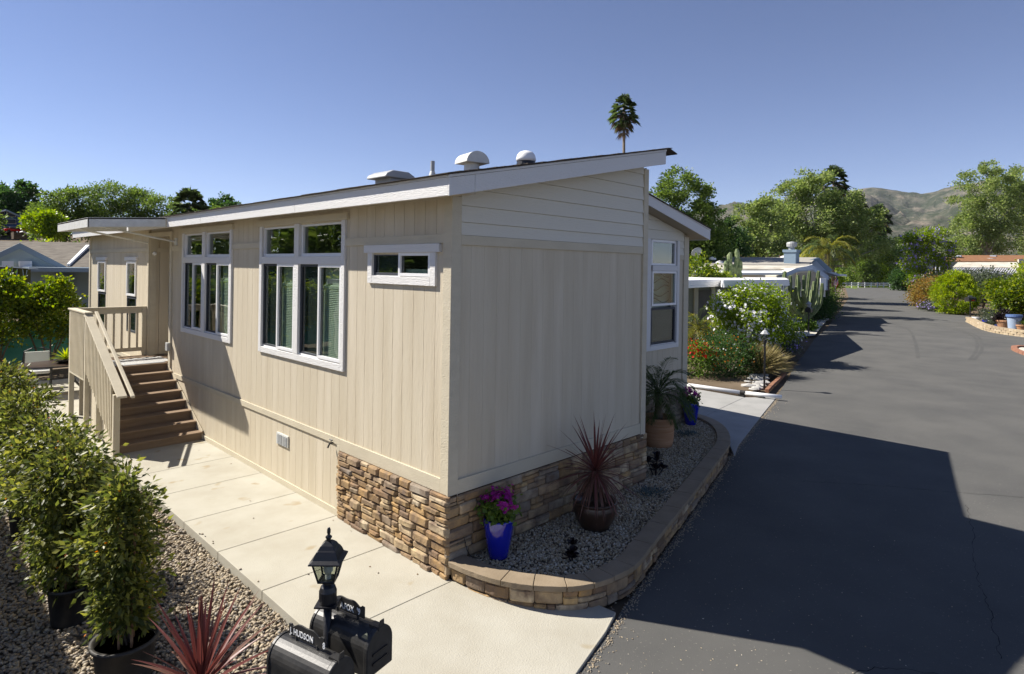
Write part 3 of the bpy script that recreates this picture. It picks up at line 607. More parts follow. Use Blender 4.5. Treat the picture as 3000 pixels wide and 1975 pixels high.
m = MB(); arcbox(m, 0.05, LEN, -.16, -.035, -.14, CT-.06, 120); m.build('core', M['mortar'], pl)
WPs = lambda s, d, z: WP(s, d-.035, z)
n3 = ledge(WPs, .05, LEN-.05, -.105, CT-.058, .036, pl, hs=(.085, .13), ws=(.14, .36), split=.5); print('planter stones', n3)
s = .04; cuts = [.04, .72, 1.05, 1.38, 1.66, 1.92, 2.25]+[2.25+.62*i for i in range(1, 12)]
cuts = [c for c in cuts if c < LEN-.2]+[LEN-.02]
for a, b in zip(cuts, cuts[1:]):
    m = MB(); arcbox(m, a+.004, b-.004, -.20, .035, CT-.055, CT, max(4, int((b-a)/.05)), rough=.004); m.build('cap_stone', M['cap'], pl, bevel=.004)
inner = [WP(s, -.19, 0)[:2] for s in np.linspace(.0, LEN, 60)]
poly = inner+[(8.2, 2.6), (7.8, 2.6), (7.74, 1.35), (3.9, 1.35), (3.9, -.03), (0.1, -.03)]
sheet('gravel_bed_base', poly, .125, M['bedbase'])
def inpoly(P, poly):
    x, y = P[:, 0], P[:, 1]; r = np.zeros(len(P), bool); q = np.array(poly); n = len(q)
    for i in range(n):
        a, b = q[i], q[(i+1) % n]; c = ((a[1] > y) != (b[1] > y)) & (x < (b[0]-a[0])*(y-a[1])/(b[1]-a[1]+1e-12)+a[0]); r ^= c
    return r
def icos():
    t = (1+5**.5)/2; v = np.array([(-1, t, 0), (1, t, 0), (-1, -t, 0), (1, -t, 0), (0, -1, t), (0, 1, t), (0, -1, -t), (0, 1, -t), (t, 0, -1), (t, 0, 1), (-t, 0, -1), (-t, 0, 1)], float)
    f = [(0, 11, 5), (0, 5, 1), (0, 1, 7), (0, 7, 10), (0, 10, 11), (1, 5, 9), (5, 11, 4), (11, 10, 2), (10, 7, 6), (7, 1, 8), (3, 9, 4), (3, 4, 2), (3, 2, 6), (3, 6, 8), (3, 8, 9), (4, 9, 5), (2, 4, 11), (6, 2, 10), (8, 6, 7), (9, 8, 1)]
    return v/np.linalg.norm(v[0]), np.array(f)
def rotm(n, tilt=.5):
    a = rng.uniform(0, 6.283, n); b = rng.normal(0, tilt, n); c = rng.normal(0, tilt, n)
    Rz = np.zeros((n, 3, 3)); Rz[:, 0, 0] = np.cos(a); Rz[:, 0, 1] = -np.sin(a); Rz[:, 1, 0] = np.sin(a); Rz[:, 1, 1] = np.cos(a); Rz[:, 2, 2] = 1
    Rx = np.zeros((n, 3, 3)); Rx[:, 0, 0] = 1; Rx[:, 1, 1] = np.cos(b); Rx[:, 1, 2] = -np.sin(b); Rx[:, 2, 1] = np.sin(b); Rx[:, 2, 2] = np.cos(b)
    Ry = np.zeros((n, 3, 3)); Ry[:, 1, 1] = 1; Ry[:, 0, 0] = np.cos(c); Ry[:, 0, 2] = np.sin(c); Ry[:, 2, 0] = -np.sin(c); Ry[:, 2, 2] = np.cos(c)
    return Rx@Ry@Rz
def stones_stuff(name, P, size, asp, mat_, smooth, jit, tilt=.35):
    v, f = icos(); n = len(P); s = size*rng.uniform(.65, 1.25, n)
    sc = np.stack([s*rng.uniform(.8, 1.3, n), s*asp[0]*rng.uniform(.8, 1.2, n), s*asp[1]*rng.uniform(.8, 1.2, n)], 1)
    X = v[None]*sc[:, None, :]*(1+rng.uniform(-jit, jit, (n, 12, 1))); X = np.einsum('nij,nkj->nki', rotm(n, tilt), X)+P[:, None, :]
    T = f[None]+(np.arange(n)*12)[:, None, None]
    return fastmesh(name, X.reshape(-1, 3), T.reshape(-1, 3), mat_, None, smooth, kind='stuff')
P = rng.uniform((0, -1.5), (8.4, 2.4), (95000, 2)); P = P[inpoly(P, poly)]; P = P[:20000]
z = .135+rng.uniform(-.004, .012, len(P)); stones_stuff('gravel', np.c_[P, z], .0155, (.8, .65), M['chips'], False, .28, .6)
P = rng.uniform((-4.05, -1.9), (-1.53, 8.2), (60000, 2))
keep = (P[:, 0] > -4.286+(P[:, 1]+5.11)*.095-.1) & (P[:, 0] < -1.555) & (rng.uniform(0, 1, len(P)) < np.clip(1.15-.09*np.clip(P[:, 1], 0, 9), .35, 1)); P = P[keep][:24000]
z = -.105+rng.uniform(-.006, .018, len(P)); stones_stuff('river_pebbles', np.c_[P, z], .0235, (.72, .5), M['pebble'], True, .12, .35)
def edge_pts(n, sd):
    e = np.array([(-1.6, -2.33), (-.29, -1.97), (.53, -1.76), (.95, -1.62), (1.4, -1.50), (2.95, -1.11), (5.04, -.56), (6.9, -.02), (9, .5), (12.9, 1.43)]); sg_ = np.r_[0, np.cumsum(np.linalg.norm(np.diff(e, axis=0), axis=1))]
    t = rng.uniform(0, sg_[-1], n); return np.c_[np.interp(t, sg_, e[:, 0]), np.interp(t, sg_, e[:, 1])]+rng.normal(size=(n, 2))*sd-np.array([0, .02])
P = np.r_[edge_pts(2600, .028), edge_pts(500, .12)]; P = P[:3100]; stones_stuff('road_edge_grit', np.c_[P, np.full(len(P), -.097)], .009, (.8, .6), M['pebble'], False, .3, .6)
P = np.c_[rng.uniform(-.9, 6, 1500), rng.uniform(-5, -1.9, 1500)]; P = P[(rng.uniform(0, 1, 1500) < .5*np.exp(-(P[:, 0]-.3)/1.2))]; stones_stuff('loose_grit', np.c_[P, np.full(len(P), -.0985)], .0065, (.8, .6), M['chips'], False, .3, .6)
print('gravel ok')
# ------------------------------------------------------------------ foliage tools
def nrm(v): return v/(np.linalg.norm(v, axis=-1, keepdims=True)+1e-9)
def leafgeo(P, D, L, Wd, fold=.25, lj=.35):
    n = len(P); l = L*rng.uniform(1-lj, 1+lj, (n, 1)); ww = Wd*rng.uniform(.75, 1.25, (n, 1))
    D = nrm(D); r = rng.normal(size=(n, 3)); S_ = nrm(np.cross(D, r+np.array([0, 0, 1.2]))); Nn = np.cross(S_, D)
    mid = P+D*l*.45+Nn*(-fold*ww)
    V = np.stack([P, mid+S_*ww+Nn*fold*ww*2, P+D*l-Nn*fold*l*.15, mid-S_*ww+Nn*fold*ww*2], 1).reshape(-1, 3)
    b = (np.arange(n)*4)[:, None]; T = np.concatenate([b+np.array([[0, 1, 2]]), b+np.array([[0, 2, 3]])], 1).reshape(-1, 3)
    return V, T
def leaves(name, P, D, L, Wd, m, parent, kind='stuff', **k):
    V, T = leafgeo(P, D, L, Wd, **k); return fastmesh(name, V, T, M[m], parent, kind=kind)
def sample(lobes, n, clumps=40, sig=.16, shell=.45, up=.25, zmin=None):
    lobes = np.array(lobes, float); vol = lobes[:, 3]*lobes[:, 4]*lobes[:, 5]; pr = vol**.75; pr /= pr.sum()
    K = clumps*len(lobes); li = rng.choice(len(lobes), K, p=pr); d = nrm(rng.normal(size=(K, 3))); rr = rng.uniform(shell, 1, (K, 1))**.6
    cc = lobes[li, :3]+d*rr*lobes[li, 3:6]; rad = lobes[li, 3:6].mean(1)
    w_ = rng.uniform(.4, 1.6, K); w_ /= w_.sum(); ci = rng.choice(K, n, p=w_)
    off = rng.normal(size=(n, 3)); P = cc[ci]+off*rad[ci][:, None]*sig*np.array([1, 1, .75])
    ctr = lobes[li[ci], :3]; D = nrm(P-ctr)*.7+nrm(off)*.6+rng.normal(size=(n, 3))*.55+np.array([0, 0, up])
    if zmin is not None: k = P[:, 2] > zmin; P = P[k]; D = D[k]
    return P, D, cc
def flowergeo(P, s, petals=5, face=None):
    n = len(P); V = []; T = []
    f = nrm((face if face is not None else rng.normal(size=(n, 3)))+rng.normal(size=(n, 3))*.35); a = nrm(np.cross(f, rng.normal(size=(n, 3)))); b = np.cross(f, a)
    vs = [P]; ss = s*rng.uniform(.7, 1.25, (n, 1))
    for k in range(petals*2):
        t = 2*math.pi*k/(petals*2); r = 1. if k % 2 == 0 else .62
        vs.append(P+(a*math.cos(t)+b*math.sin(t))*ss*r+f*ss*.25)
    V = np.stack(vs, 1).reshape(-1, 3); m_ = petals*2; base = (np.arange(n)*(m_+1))[:, None, None]
    tri = np.array([[0, 1+k, 1+(k+1) % m_] for k in range(m_)])[None]; return V, (base+tri).reshape(-1, 3)
def flowers(P, s, m, parent, name='flowers', **k):
    V, T = flowergeo(np.array(P), s, **k); return fastmesh(name, V, T, M[m], parent, kind='stuff')
def imglobes(L_, D, base, dz=1.0):
    out = []
    for px, py, rx, ry in L_:
        p = A(px, py, D*random.uniform(.985, 1.015))-np.array(base); out.append((*p, rx*D/FPX, rx*D/FPX*dz, ry*D/FPX))
    return out
def tree(name, label, cat, L_, D, n, leaf, m, bark='bark', group=None, trunk=.25, clumps=40, sig=.15, gz=-.15, bx=None, shell=.5, zmin=None, flw=None, up=.2, lw=.45, dz=1.0, limbs=9):
    cx = bx if bx is not None else sum(l[0]*l[2] for l in L_)/sum(l[2] for l in L_)
    b = A(cx, CY+100, D); base = (b[0], b[1], gz)
    t = thing(name, label, cat, base, group=group)
    lobes = imglobes(L_, D, base, dz); P, Dr, cc = sample(lobes, n, clumps, sig, shell, up, zmin)
    leaves('crown', P, Dr, leaf, leaf*lw, m, t)
    mb = MB(); zl = min(l[2]-l[5]*.6 for l in lobes); zl = max(zl, .4); zt = max(l[2] for l in lobes)
    mb.tube([(0, 0, 0), (random.uniform(-.1, .1), random.uniform(-.1, .1), zl*.5), (random.uniform(-.2, .2), random.uniform(-.2, .2), zl), (0, 0, (zl+zt)/2)], [trunk*1.2, trunk, trunk*.85, trunk*.4], 8)
    for k in range(limbs):
        c = cc[random.randrange(len(cc))]; s0 = np.array([0, 0, zl*random.uniform(.7, 1.1)]); mid = s0*.5+c*.5+np.array([0, 0, random.uniform(-.1, .1)*zt])
        mb.tube([s0, mid, c], [trunk*.45, trunk*.25, trunk*.07], 5)
    mb.build('trunk', M[bark], t, smooth=True)
    if flw:
        q = P[rng.choice(len(P), flw[1])]+rng.normal(size=(flw[1], 3))*leaf*.4; flowers(q, flw[2], flw[0], t)
    return t
def bush(name, label, cat, base, r, h, n, leaf, m, group=None, clumps=60, sig=.2, shell=.35, lw=.42, flw=None, stems=5, lobes=None, up=.3, z0=0):
    t = thing(name, label, cat, tuple(base), group=group)
    lb = lobes or [(0, 0, z0+h*.5, r, r, h*.5)]; P, D, cc = sample(lb, n, clumps, sig, shell, up, z0+.02); leaves('foliage', P, D, leaf, leaf*lw, m, t)
    mb = MB()
    for k in range(stems):
        c = cc[random.randrange(len(cc))]; s0 = (random.uniform(-.1, .1)*r, random.uniform(-.1, .1)*r, z0); mb.tube([s0, (s0[0]*.5+c[0]*.5, s0[1]*.5+c[1]*.5, z0+(c[2]-z0)*.6), tuple(c)], [max(.012, r*.035), r*.025, r*.008], 5)
    mb.build('stems', M['bark'], t)
    if flw:
        for mm, cnt, sz, top in flw:
            k = P[P[:, 2] > z0+h*top]; ce = nrm(k-np.array([0, 0, z0+h*.4])); i = rng.choice(len(k), cnt); q = k[i]+ce[i]*leaf*.6
            flowers(q, sz, mm, t, face=ce[i])
    return t
def strip(p0, d0, L, W_, droop, n=7, fold=.3, wp=None):
    p = np.array(p0, float); d = np.array(d0, float); d /= np.linalg.norm(d); V = []
    for i in range(n+1):
        t = i/n; wd = W_*(wp(t) if wp else (min(1, .55+1.8*t) if t < .3 else max(.02, 1-((t-.3)/.7)**1.6)))
        s = np.cross(d, [0, 0, 1.]); s = s/(np.linalg.norm(s)+1e-6) if np.linalg.norm(s) > .02 else np.array([1., 0, 0]); u = np.cross(s, d)
        V += [tuple(p-s*wd+u*wd*fold), tuple(p), tuple(p+s*wd+u*wd*fold)]
        p = p+d*L/n; d = d+np.array([0, 0, -droop/n]); d /= np.linalg.norm(d)
    F = [(3*i+k, 3*i+k+1, 3*i+k+4, 3*i+k+3) for i in range(n) for k in (0, 1)]
    return V, F, p
def cordyline(t, c, n, L, W_, mats, elmin=-.5, droop=.5, name='leaf'):
    for k in range(n):
        f = (k+.5)/n; el = math.pi/2-(math.pi/2-elmin)*f**.8+random.uniform(-.12, .12); az = k*2.399963+random.uniform(-.25, .25)
        d = (math.cos(az)*math.cos(el), math.sin(az)*math.cos(el), math.sin(el)); zz = .10*(1-f)
        V, F, _ = strip((c[0]+d[0]*.02, c[1]+d[1]*.02, c[2]+zz), d, L*random.uniform(.75, 1.08)*(1-.12*f), W_*random.uniform(.8, 1.15), droop*(.25+f*random.uniform(.7, 1.3)))
        MB().add(V, F).build(name, M[mats[0] if random.random() > (f-.35)*1.9 else mats[1]], t)
def frond(mb_r, mb_l, p0, az, el, L, droop, ll=.25, nl=26, lw=.010, stiff=.5, segs=9, rr=.008):
    d = np.array([math.cos(az)*math.cos(el), math.sin(az)*math.cos(el), math.sin(el)]); p = np.array(p0, float); pts = [p.copy()]; ds = [d.copy()]
    for i in range(segs):
        p = p+d*L/segs; d = d+np.array([0, 0, -droop/segs*(1+i*.15)]); d /= np.linalg.norm(d); pts.append(p.copy()); ds.append(d.copy())
    mb_r.tube(pts, [rr*(1-.8*i/segs) for i in range(segs+1)], 4, caps=False)
    for k in range(nl):
        t = .14+.86*k/nl; f = t*segs; i = min(int(f), segs-1); q = pts[i]+(pts[i+1]-pts[i])*(f-i); dd = ds[i]; s = np.cross(dd, [0, 0, 1.]); s /= np.linalg.norm(s)+1e-6
        l = ll*math.sin(math.pi*min(1, .22+.78*t))**.6*random.uniform(.85, 1.1)
        for sg in (-1, 1):
            e = s*sg*(1-.35*t)+dd*(.55+.5*t)+np.array([0, 0, .18-random.uniform(0, .5)*(1-stiff)]); e /= np.linalg.norm(e); wv = np.cross(e, [0, 0, 1.]); wv /= np.linalg.norm(wv)+1e-6
            m1 = q+e*l*.5; tip = q+e*l+np.array([0, 0, -l*.35*(1-stiff)])
            mb_l.add([q, m1+wv*lw, tip, m1-wv*lw], [(0, 1, 2, 3)])
def potm(t, prof, m, soilz, soilr, n=28, smooth=True):
    o = MB().lathe(prof, n=n).build('pot', M[m], t, smooth=smooth); MB().lathe([(soilr, soilz-.02), (soilr*.98, soilz)], n=16).build('soil', M['soil'], t); return o
# ------------------------------------------------------------------ mailboxes and post lamp
def text(s, size, matm, parent, mw, depth=.002, bold=0, sx=1):
    c = bpy.data.curves.new('txt', 'FONT'); c.body = s; c.size = size; c.extrude = depth; c.offset = bold; c.align_x = 'LEFT'
    o = bpy.data.objects.new('txt', c); COL.objects.link(o); bpy.context.view_layer.update(); dg = bpy.context.evaluated_depsgraph_get()
    me = bpy.data.meshes.new_from_object(o.evaluated_get(dg)); bpy.data.objects.remove(o)
    q = bpy.data.objects.new('lettering', me); me.materials.clear(); me.materials.append(matm); link(q, parent); q.matrix_local = mw @ Matrix.Diagonal((sx, 1, 1, 1)); return q
def arch(mb, y0, y1, w, hs, z0, d=0, n=14):
    r = w/2+d; pr = [(-r, z0-d), (r, z0-d), (r, z0+hs)]+[(r*math.cos(a), z0+hs+r*math.sin(a)) for a in np.linspace(0, math.pi, n+2)[1:-1]]+[(-r, z0+hs)]
    mb.prism([(x, y0, z) for x, z in pr], (0, y1-y0, 0))
def mailbox(label, x, y, rz, txts, L=.46, w=.19, zt=1.33, post=False):
    t = thing('mailbox', label, 'mailbox', (x, y, 0), rz, 'black arched mailboxes at the pebble bed'); hs = .135; z0 = zt-hs-w/2
    m = MB(); arch(m, -L/2, L/2, w, hs, z0); m.build('body', M['black_metal'], t, bevel=.003)
    m = MB(); arch(m, -L/2-.018, -L/2+.012, w, hs, z0, .006); d = m.build('door', M['black_metal'], t, bevel=.006)
    m = MB()
    for k in range(2): m.box(-.06, .055, -L/2-.024, -L/2-.018, z0+.05+k*.05, z0+.062+k*.05)
    m.build('rib', M['black_paint'], d)
    m = MB(); arch(m, L/2-.006, L/2+.008, w, hs, z0, .005); m.build('back_rim', M['black_metal'], t)
    m = MB(); m.box(-.022, .022, -L/2-.028, -L/2+.045, zt-.008, zt+.010).prism([(-.02, -L/2-.026, zt+.01), (.02, -L/2-.026, zt+.01), (.014, -L/2-.030, zt+.045), (-.014, -L/2-.030, zt+.045)], (0, .006, 0)); m.build('latch', M['black_metal'], t)
    # name plate with scrolled top
    a, b = L/2-.05, -L/2+.10; pr = [(a, zt+.012), (a, zt+.075), (a-.02, zt+.078), (a-.03, zt+.068)]
    for k in range(15): f = k/14; pr.append((a-.04-(a-b-.08)*f, zt+.068+.024*math.sin(math.pi*f)+.006*math.sin(3*math.pi*f)))
    pr += [(b+.03, zt+.068), (b+.02, zt+.078), (b, zt+.075), (b, zt+.012)]
    m = MB(); m.prism([(-.004, yy_, zz_) for yy_, zz_ in pr], (.008, 0, 0)); npl = m.build('name_plate', M['black_metal'], t, bevel=.0015)
    for s, off, sz, dz in txts:
        R = Matrix(((0, 0, -1, -.0055), (-1, 0, 0, a-off), (0, 1, 0, zt+dz), (0, 0, 0, 1))); text(s, sz, M['letter'], npl, R, .001, .0008, .8)
    m = MB()
    for yy_ in (a-.06, b+.05): MB().tube([(0, yy_, zt-.004), (0, yy_, zt+.022)], .008, 8).build('bracket', M['black_metal'], t)
    MB().box(-.05, .05, -L/2+.04, L/2-.04, z0-.03, z0-.001).build('base_plate', M['black_metal'], t)
    MB().box(-.022, .022, -.022, .022, -.11, z0-.03).build('post', M['black_paint'], t, bevel=.003)
    return t
mailbox('near black mailbox on the left whose raised name plate shows white letters and an 8', -2.685, -2.08, .245, [('J. HUDSON', .012, .045, .026), ('8', .262, .045, .022)], L=.42, zt=1.325)
mailbox('black mailbox behind the lamp post whose name plate shows white letters and a 9', -2.425, -2.05, .245, [('A.FOX', .085, .046, .026), ("'9", .215, .048, .026)], L=.42, zt=1.375)
lp = thing('post_lamp', 'black post lantern with four tapered glass panes beside the mailboxes', 'lamp post', (-2.527, -1.98, 0))
MB().tube([(0, 0, -.12), (0, 0, 1.46)], .023, 14).build('post', M['black_paint'], lp, smooth=True)
MB().lathe([(.085, 1.452), (.085, 1.460)], n=4).build('plate', M['black_paint'], lp)
MB().lathe([(.046, 1.46), (.049, 1.465), (.049, 1.525), (.046, 1.532), (.040, 1.55), (.026, 1.565), (.026, 1.58)], n=20).build('collar', M['black_paint'], lp, smooth=False)
k2 = math.sqrt(1)
ln = MB().lathe([(.045, 1.578), (.065, 1.584), (.068, 1.592)], n=4, rot=0).build('lantern', M['black_paint'], lp)
rb, rtp, zb, zt_ = .060, .098, 1.592, 1.700
for k in range(4):
    a = k*math.pi/2; b = a+math.pi/2; p = lambda an, r, z: (r*math.cos(an), r*math.sin(an), z)
    MB().tube([p(a, rb, zb-.005), p(a, rtp, zt_)], .0055, 6).build('corner_bar', M['black_paint'], ln)
    MB().prism([p(a, rb-.003, zb), p(b, rb-.003, zb), p(b, rtp-.003, zt_), p(a, rtp-.003, zt_)], (-.002*math.cos(a+math.pi/4), -.002*math.sin(a+math.pi/4), 0)).build('pane', M['lampglass'], ln)
    MB().tube([p(a, rb, zb), p(b, rb, zb)], .004, 5).build('bottom_bar', M['black_paint'], ln)
MB().lathe([(.125, 1.700), (.125, 1.708), (.098, 1.722), (.088, 1.742), (.074, 1.762), (.066, 1.768), (.050, 1.788), (.030, 1.802), (.024, 1.806)], n=4).build('roof', M['black_paint'], ln, bevel=.002)
MB().lathe([(.018, 1.804), (.011, 1.812), (.017, 1.822), (.019, 1.828), (.010, 1.836), (.007, 1.842), (.010, 1.85), (.010, 1.868), (.006, 1.878), (.0, 1.882)], n=14).build('finial', M['black_paint'], ln, smooth=True)
MB().lathe([(.016, 1.59), (.016, 1.615)], n=10).build('socket', M['white_paint'], ln); MB().lathe([(.014, 1.615), (.026, 1.64), (.027, 1.66), (.018, 1.68), (0, 1.685)], n=14).build('bulb', M['white_paint'], ln, smooth=True)
# ------------------------------------------------------------------ planter pots and plants
bp = thing('blue_pot', 'tall glossy cobalt blue pot of magenta geraniums at the house corner', 'flower pot', (.53, -.25, .14))
potm(bp, [(.105, 0), (.112, .01), (.128, .10), (.150, .22), (.166, .34), (.172, .42), (.170, .437), (.158, .437), (.150, .40)], 'cobalt', .40, .155)
def geranium(t, c, r, nl, nf, seed=0):
    P = rng.normal(size=(nl, 3))*np.array([r*.5, r*.5, r*.32])+np.array(c); D = nrm(P-np.array(c)+np.array([0, 0, -.1]))+rng.normal(size=(nl, 3))*.4
    leaves('foliage', P, D, .05, .026, 'lf_geran', t)
    for k in range(nf):
        az = k*2.4+seed; el = random.uniform(.25, 1.3); q = np.array(c)+r*np.array([math.cos(az)*math.cos(el)*.95, math.sin(az)*math.cos(el)*.95, math.sin(el)*.85+.05])
        f = nrm(q-np.array(c)); F_ = q+rng.normal(size=(20, 3))*.027; V, T = flowergeo(F_, .025, face=np.tile(f, (20, 1))); fastmesh('flower_head', V, T, M['fl_magenta'], t, kind='stuff')
        MB().tube([tuple(c), tuple(q)], .003, 4).build('stem', M['lf_geran'], t)
geranium(bp, (0, 0, .53), .19, 520, 11)
bp2 = thing('blue_pot', 'tall glossy cobalt blue pot behind the terracotta palm pot', 'flower pot', (7.56, 1.18, .14))
potm(bp2, [(.105, 0), (.112, .01), (.128, .10), (.150, .22), (.166, .34), (.172, .45), (.170, .467), (.158, .467), (.150, .43)], 'cobalt', .43, .155)
geranium(bp2, (0, 0, .56), .18, 300, 9, 1)
cb = thing('cordyline_pot', 'round dark glazed pot holding a spiky red cordyline in the gravel bed', 'potted plant', (1.95, -.52, .13))
potm(cb, [(.15, 0), (.17, .01), (.235, .12), (.27, .22), (.275, .28), (.262, .31), (.262, .325), (.278, .34), (.275, .352), (.25, .352), (.245, .32)], 'brown_glaze', .31, .25)
MB().tube([(0, 0, .28), (.01, 0, .62)], [.035, .028], 8).build('trunk', M['bark'], cb)
cordyline(cb, (0, 0, .64), 128, .70, .0135, ('lf_red', 'lf_redtan'), -1.0, .9)
tp = thing('palm_pot', 'ribbed terracotta pot with a feathery dwarf palm beside the house wall', 'potted plant', (5.72, .85, .13))
potm(tp, [(.235, 0), (.25, .02), (.275, .10), (.285, .25), (.29, .42), (.30, .50), (.302, .535), (.29, .545), (.265, .54), (.26, .48)], 'terracotta', .47, .262, smooth=True)
MB().tube([(0, 0, .4), (.02, .01, .7), (.0, 0, .95)], [.09, .065, .07], 10).build('trunk', M['palm_bark'], tp, smooth=True)
for k in range(30):
    f = k/30; a = MB(); b = MB(); frond(a, b, (0, 0, .93+.05*(1-f)), k*2.399, 1.35-1.5*f+random.uniform(-.1, .1), .90*random.uniform(.85, 1.1), 1.5, .25, 34, .0085, .55)
    o = MB().add(a.v, a.f); o.add(b.v, b.f); o.build('frond', M['lf_palm'], tp)
def rosette(t, c, R, n, L, W_, m):
    for k in range(n):
        el = random.uniform(-.3, 1.4); az = k*2.4; d = (math.cos(az)*math.cos(el), math.sin(az)*math.cos(el), math.sin(el)); V, F, _ = strip(c, d, L, W_, -.3, 4, .3, lambda t_: .25+1.1*t_ if t_ < .75 else max(.05, (1-t_)*4)); MB().add(V, F).build('leaf', M[m], t)
for lab, x, y, heads in (('small black aeonium standing in the gravel near the low wall corner', 1.03, -.90, [(0, 0, .10), (.04, .03, .17), (-.03, .02, .06)]),
                         ('bushier black aeonium beside the ledgestone behind the cordyline', 4.2, -.03, [(0, 0, .10), (.10, .05, .20), (-.10, .08, .22), (.02, .0, .30), (.12, -.05, .1), (-.06, -.02, .14)])):
    t = thing('aeonium', lab, 'succulent', (x, y, .13), group='black aeoniums in the gravel bed')
    for h in heads: rosette(t, h, .08, 20, .085 if len(heads) < 5 else .11, .020, 'lf_black'); MB().tube([(h[0]*.3, h[1]*.3, 0), h], .008, 5).build('stem', M['lf_black'], t)
for lab, x, y, s in (('blue-grey finger succulent in the gravel beside the dark round pot', 3.42, -.42, 1.0), ('small blue succulent tuft in the gravel in front of the terracotta pot', 6.75, .80, .9)):
    t = thing('blue_succulent', lab, 'succulent', (x, y, .14), group='blue chalk succulents')
    n = 230; P = rng.normal(size=(n, 3))*np.array([.11, .09, .015])*s+np.array([0, 0, .02]); D = P*np.array([3, 3, 0])+np.array([0, 0, .5])+rng.normal(size=(n, 3))*.3
    leaves('leaves', P, D, .075*s, .006, 'lf_blue', t)
MB().tube([(.18, -.03, .45), (.20, -.06, .35), (.22, -.07, .25), (.26, -.10, .17), (.32, -.14, .15)], .004, 6).build('drip_hose', M['black_paint'], None, label='thin black drip hose looping down the ledgestone behind the blue pot', cat='hose')
# ------------------------------------------------------------------ shrubs in nursery pots along the pebble bed
shr = [(-2.87, .68, .235, .36, 1.36, 'grey_pot', 'nearest staked shrub in a grey nursery pot behind the red cordyline', 1.0),
       (-3.0, 2.02, .20, .37, 1.36, 'black_pot', 'staked shrub in a black nursery pot, second from the mailboxes', 1.0),
       (-2.98, 3.3, .20, .37, 1.34, 'black_pot', 'staked shrub in a black nursery pot, third from the mailboxes', 1.0),
       (-3.0, 4.65, .20, .37, 1.45, 'black_pot', 'staked shrub in a black nursery pot, fourth from the mailboxes', .9),
       (-3.05, 6.05, .20, .37, 1.62, 'black_pot', 'staked shrub in a black nursery pot, farthest along the walkway', .8)]
for i, (x, y, r, ph, h, pm, lab, ds) in enumerate(shr):
    t = thing('potted_shrub', lab, 'potted shrub', (x, y, -.10), group='staked shrubs in nursery pots beside the walkway')
    potm(t, [(r*.80, 0), (r*.83, .02), (r*.97, ph-.03), (r*1.07, ph-.028), (r*1.08, ph), (r*.96, ph), (r*.94, ph-.05)], pm, ph-.05, r*.94)
    lb = [(0, 0, ph+.18+h*.02, .26, .26, .26), (.0, .0, ph+h*.35, .31, .34, .34), (-.05, .04, ph+h*.62, .35, .46, .34), (-.02, .0, ph+h*.84, .28, .42, .22)]
    lb = [(a_, b_, c_, d_*(.72 if i == 0 else 1), e_*(.78 if i == 0 else 1), f_) for a_, b_, c_, d_, e_, f_ in lb]; P, D, cc = sample(lb, int((5400 if i == 0 else 7600)*ds), 34, .22, .25, .1); D[:, 2] -= .25
    leaves('foliage', P, D, .066, .0165, 'lf_shrub', t, fold=.2)
    mb = MB()
    for k in range(26): c = cc[random.randrange(len(cc))]; mb.tube([(random.uniform(-.05, .05), random.uniform(-.05, .05), ph-.05), (c[0]*.4, c[1]*.4, ph+(c[2]-ph)*.55), tuple(c)], [.008, .006, .002], 4)
    mb.build('stems', M['bark'], t)
    for sx, sy in ((.07, .05), (-.06, -.06), (.02, -.1)): MB().tube([(sx, sy, ph-.06), (sx*1.3, sy*1.3, ph+h*random.uniform(.75, .95))], .011, 4).build('stake', M['wood_stake'], t)
    for k in range(6): z = ph+random.uniform(.15, h*.8); a = random.uniform(0, 6.28); MB().tube([(.05*math.cos(a), .05*math.sin(a), z), (.09*math.cos(a+.5), .09*math.sin(a+.5), z+.005), (.05*math.cos(a+1), .05*math.sin(a+1), z)], .004, 4).build('plant_tie', M['lf_blue'], t)
    k = rng.choice(len(P), 90); flowers(P[k]+nrm(P[k]-np.array([0, 0, ph+h*.5]))*.03, .012, 'fl_orange', t)
t = thing('red_cordyline', 'spiky red cordyline in the pebbles left of the mailboxes', 'plant', tuple(A(588, 2035, 4.2)))
cordyline(t, (0, 0, 0), 62, .66, .019, ('lf_red', 'lf_redtan'), -.15, .55)
MB().tube([(0, 0, .05), (0, 0, -.42)], [.03, .05], 8).build('trunk', M['bark'], t)
P = np.c_[rng.uniform(-1.5, -.05, 13), rng.uniform(-1.6, 6.8, 13), np.full(13, .004)]; P[:, 2] -= np.clip(-P[:, 1]-.1, 0, 9)*.035; D = rng.normal(size=(13, 3))*np.array([1, 1, .12])
V, T = leafgeo(P, D, .035, .012, fold=.3); fastmesh('fallen_leaves', V, T, M['lf_dead'], None, kind='stuff')
P = np.c_[-1.545+np.abs(rng.normal(size=26))*.035, rng.uniform(-1.9, 6.8, 26)]; stones_stuff('stray_pebbles', np.c_[P, .006-np.clip(-P[:, 1]-.1, 0, 9)*.038], .014, (.72, .5), M['pebble'], True, .12, .35)
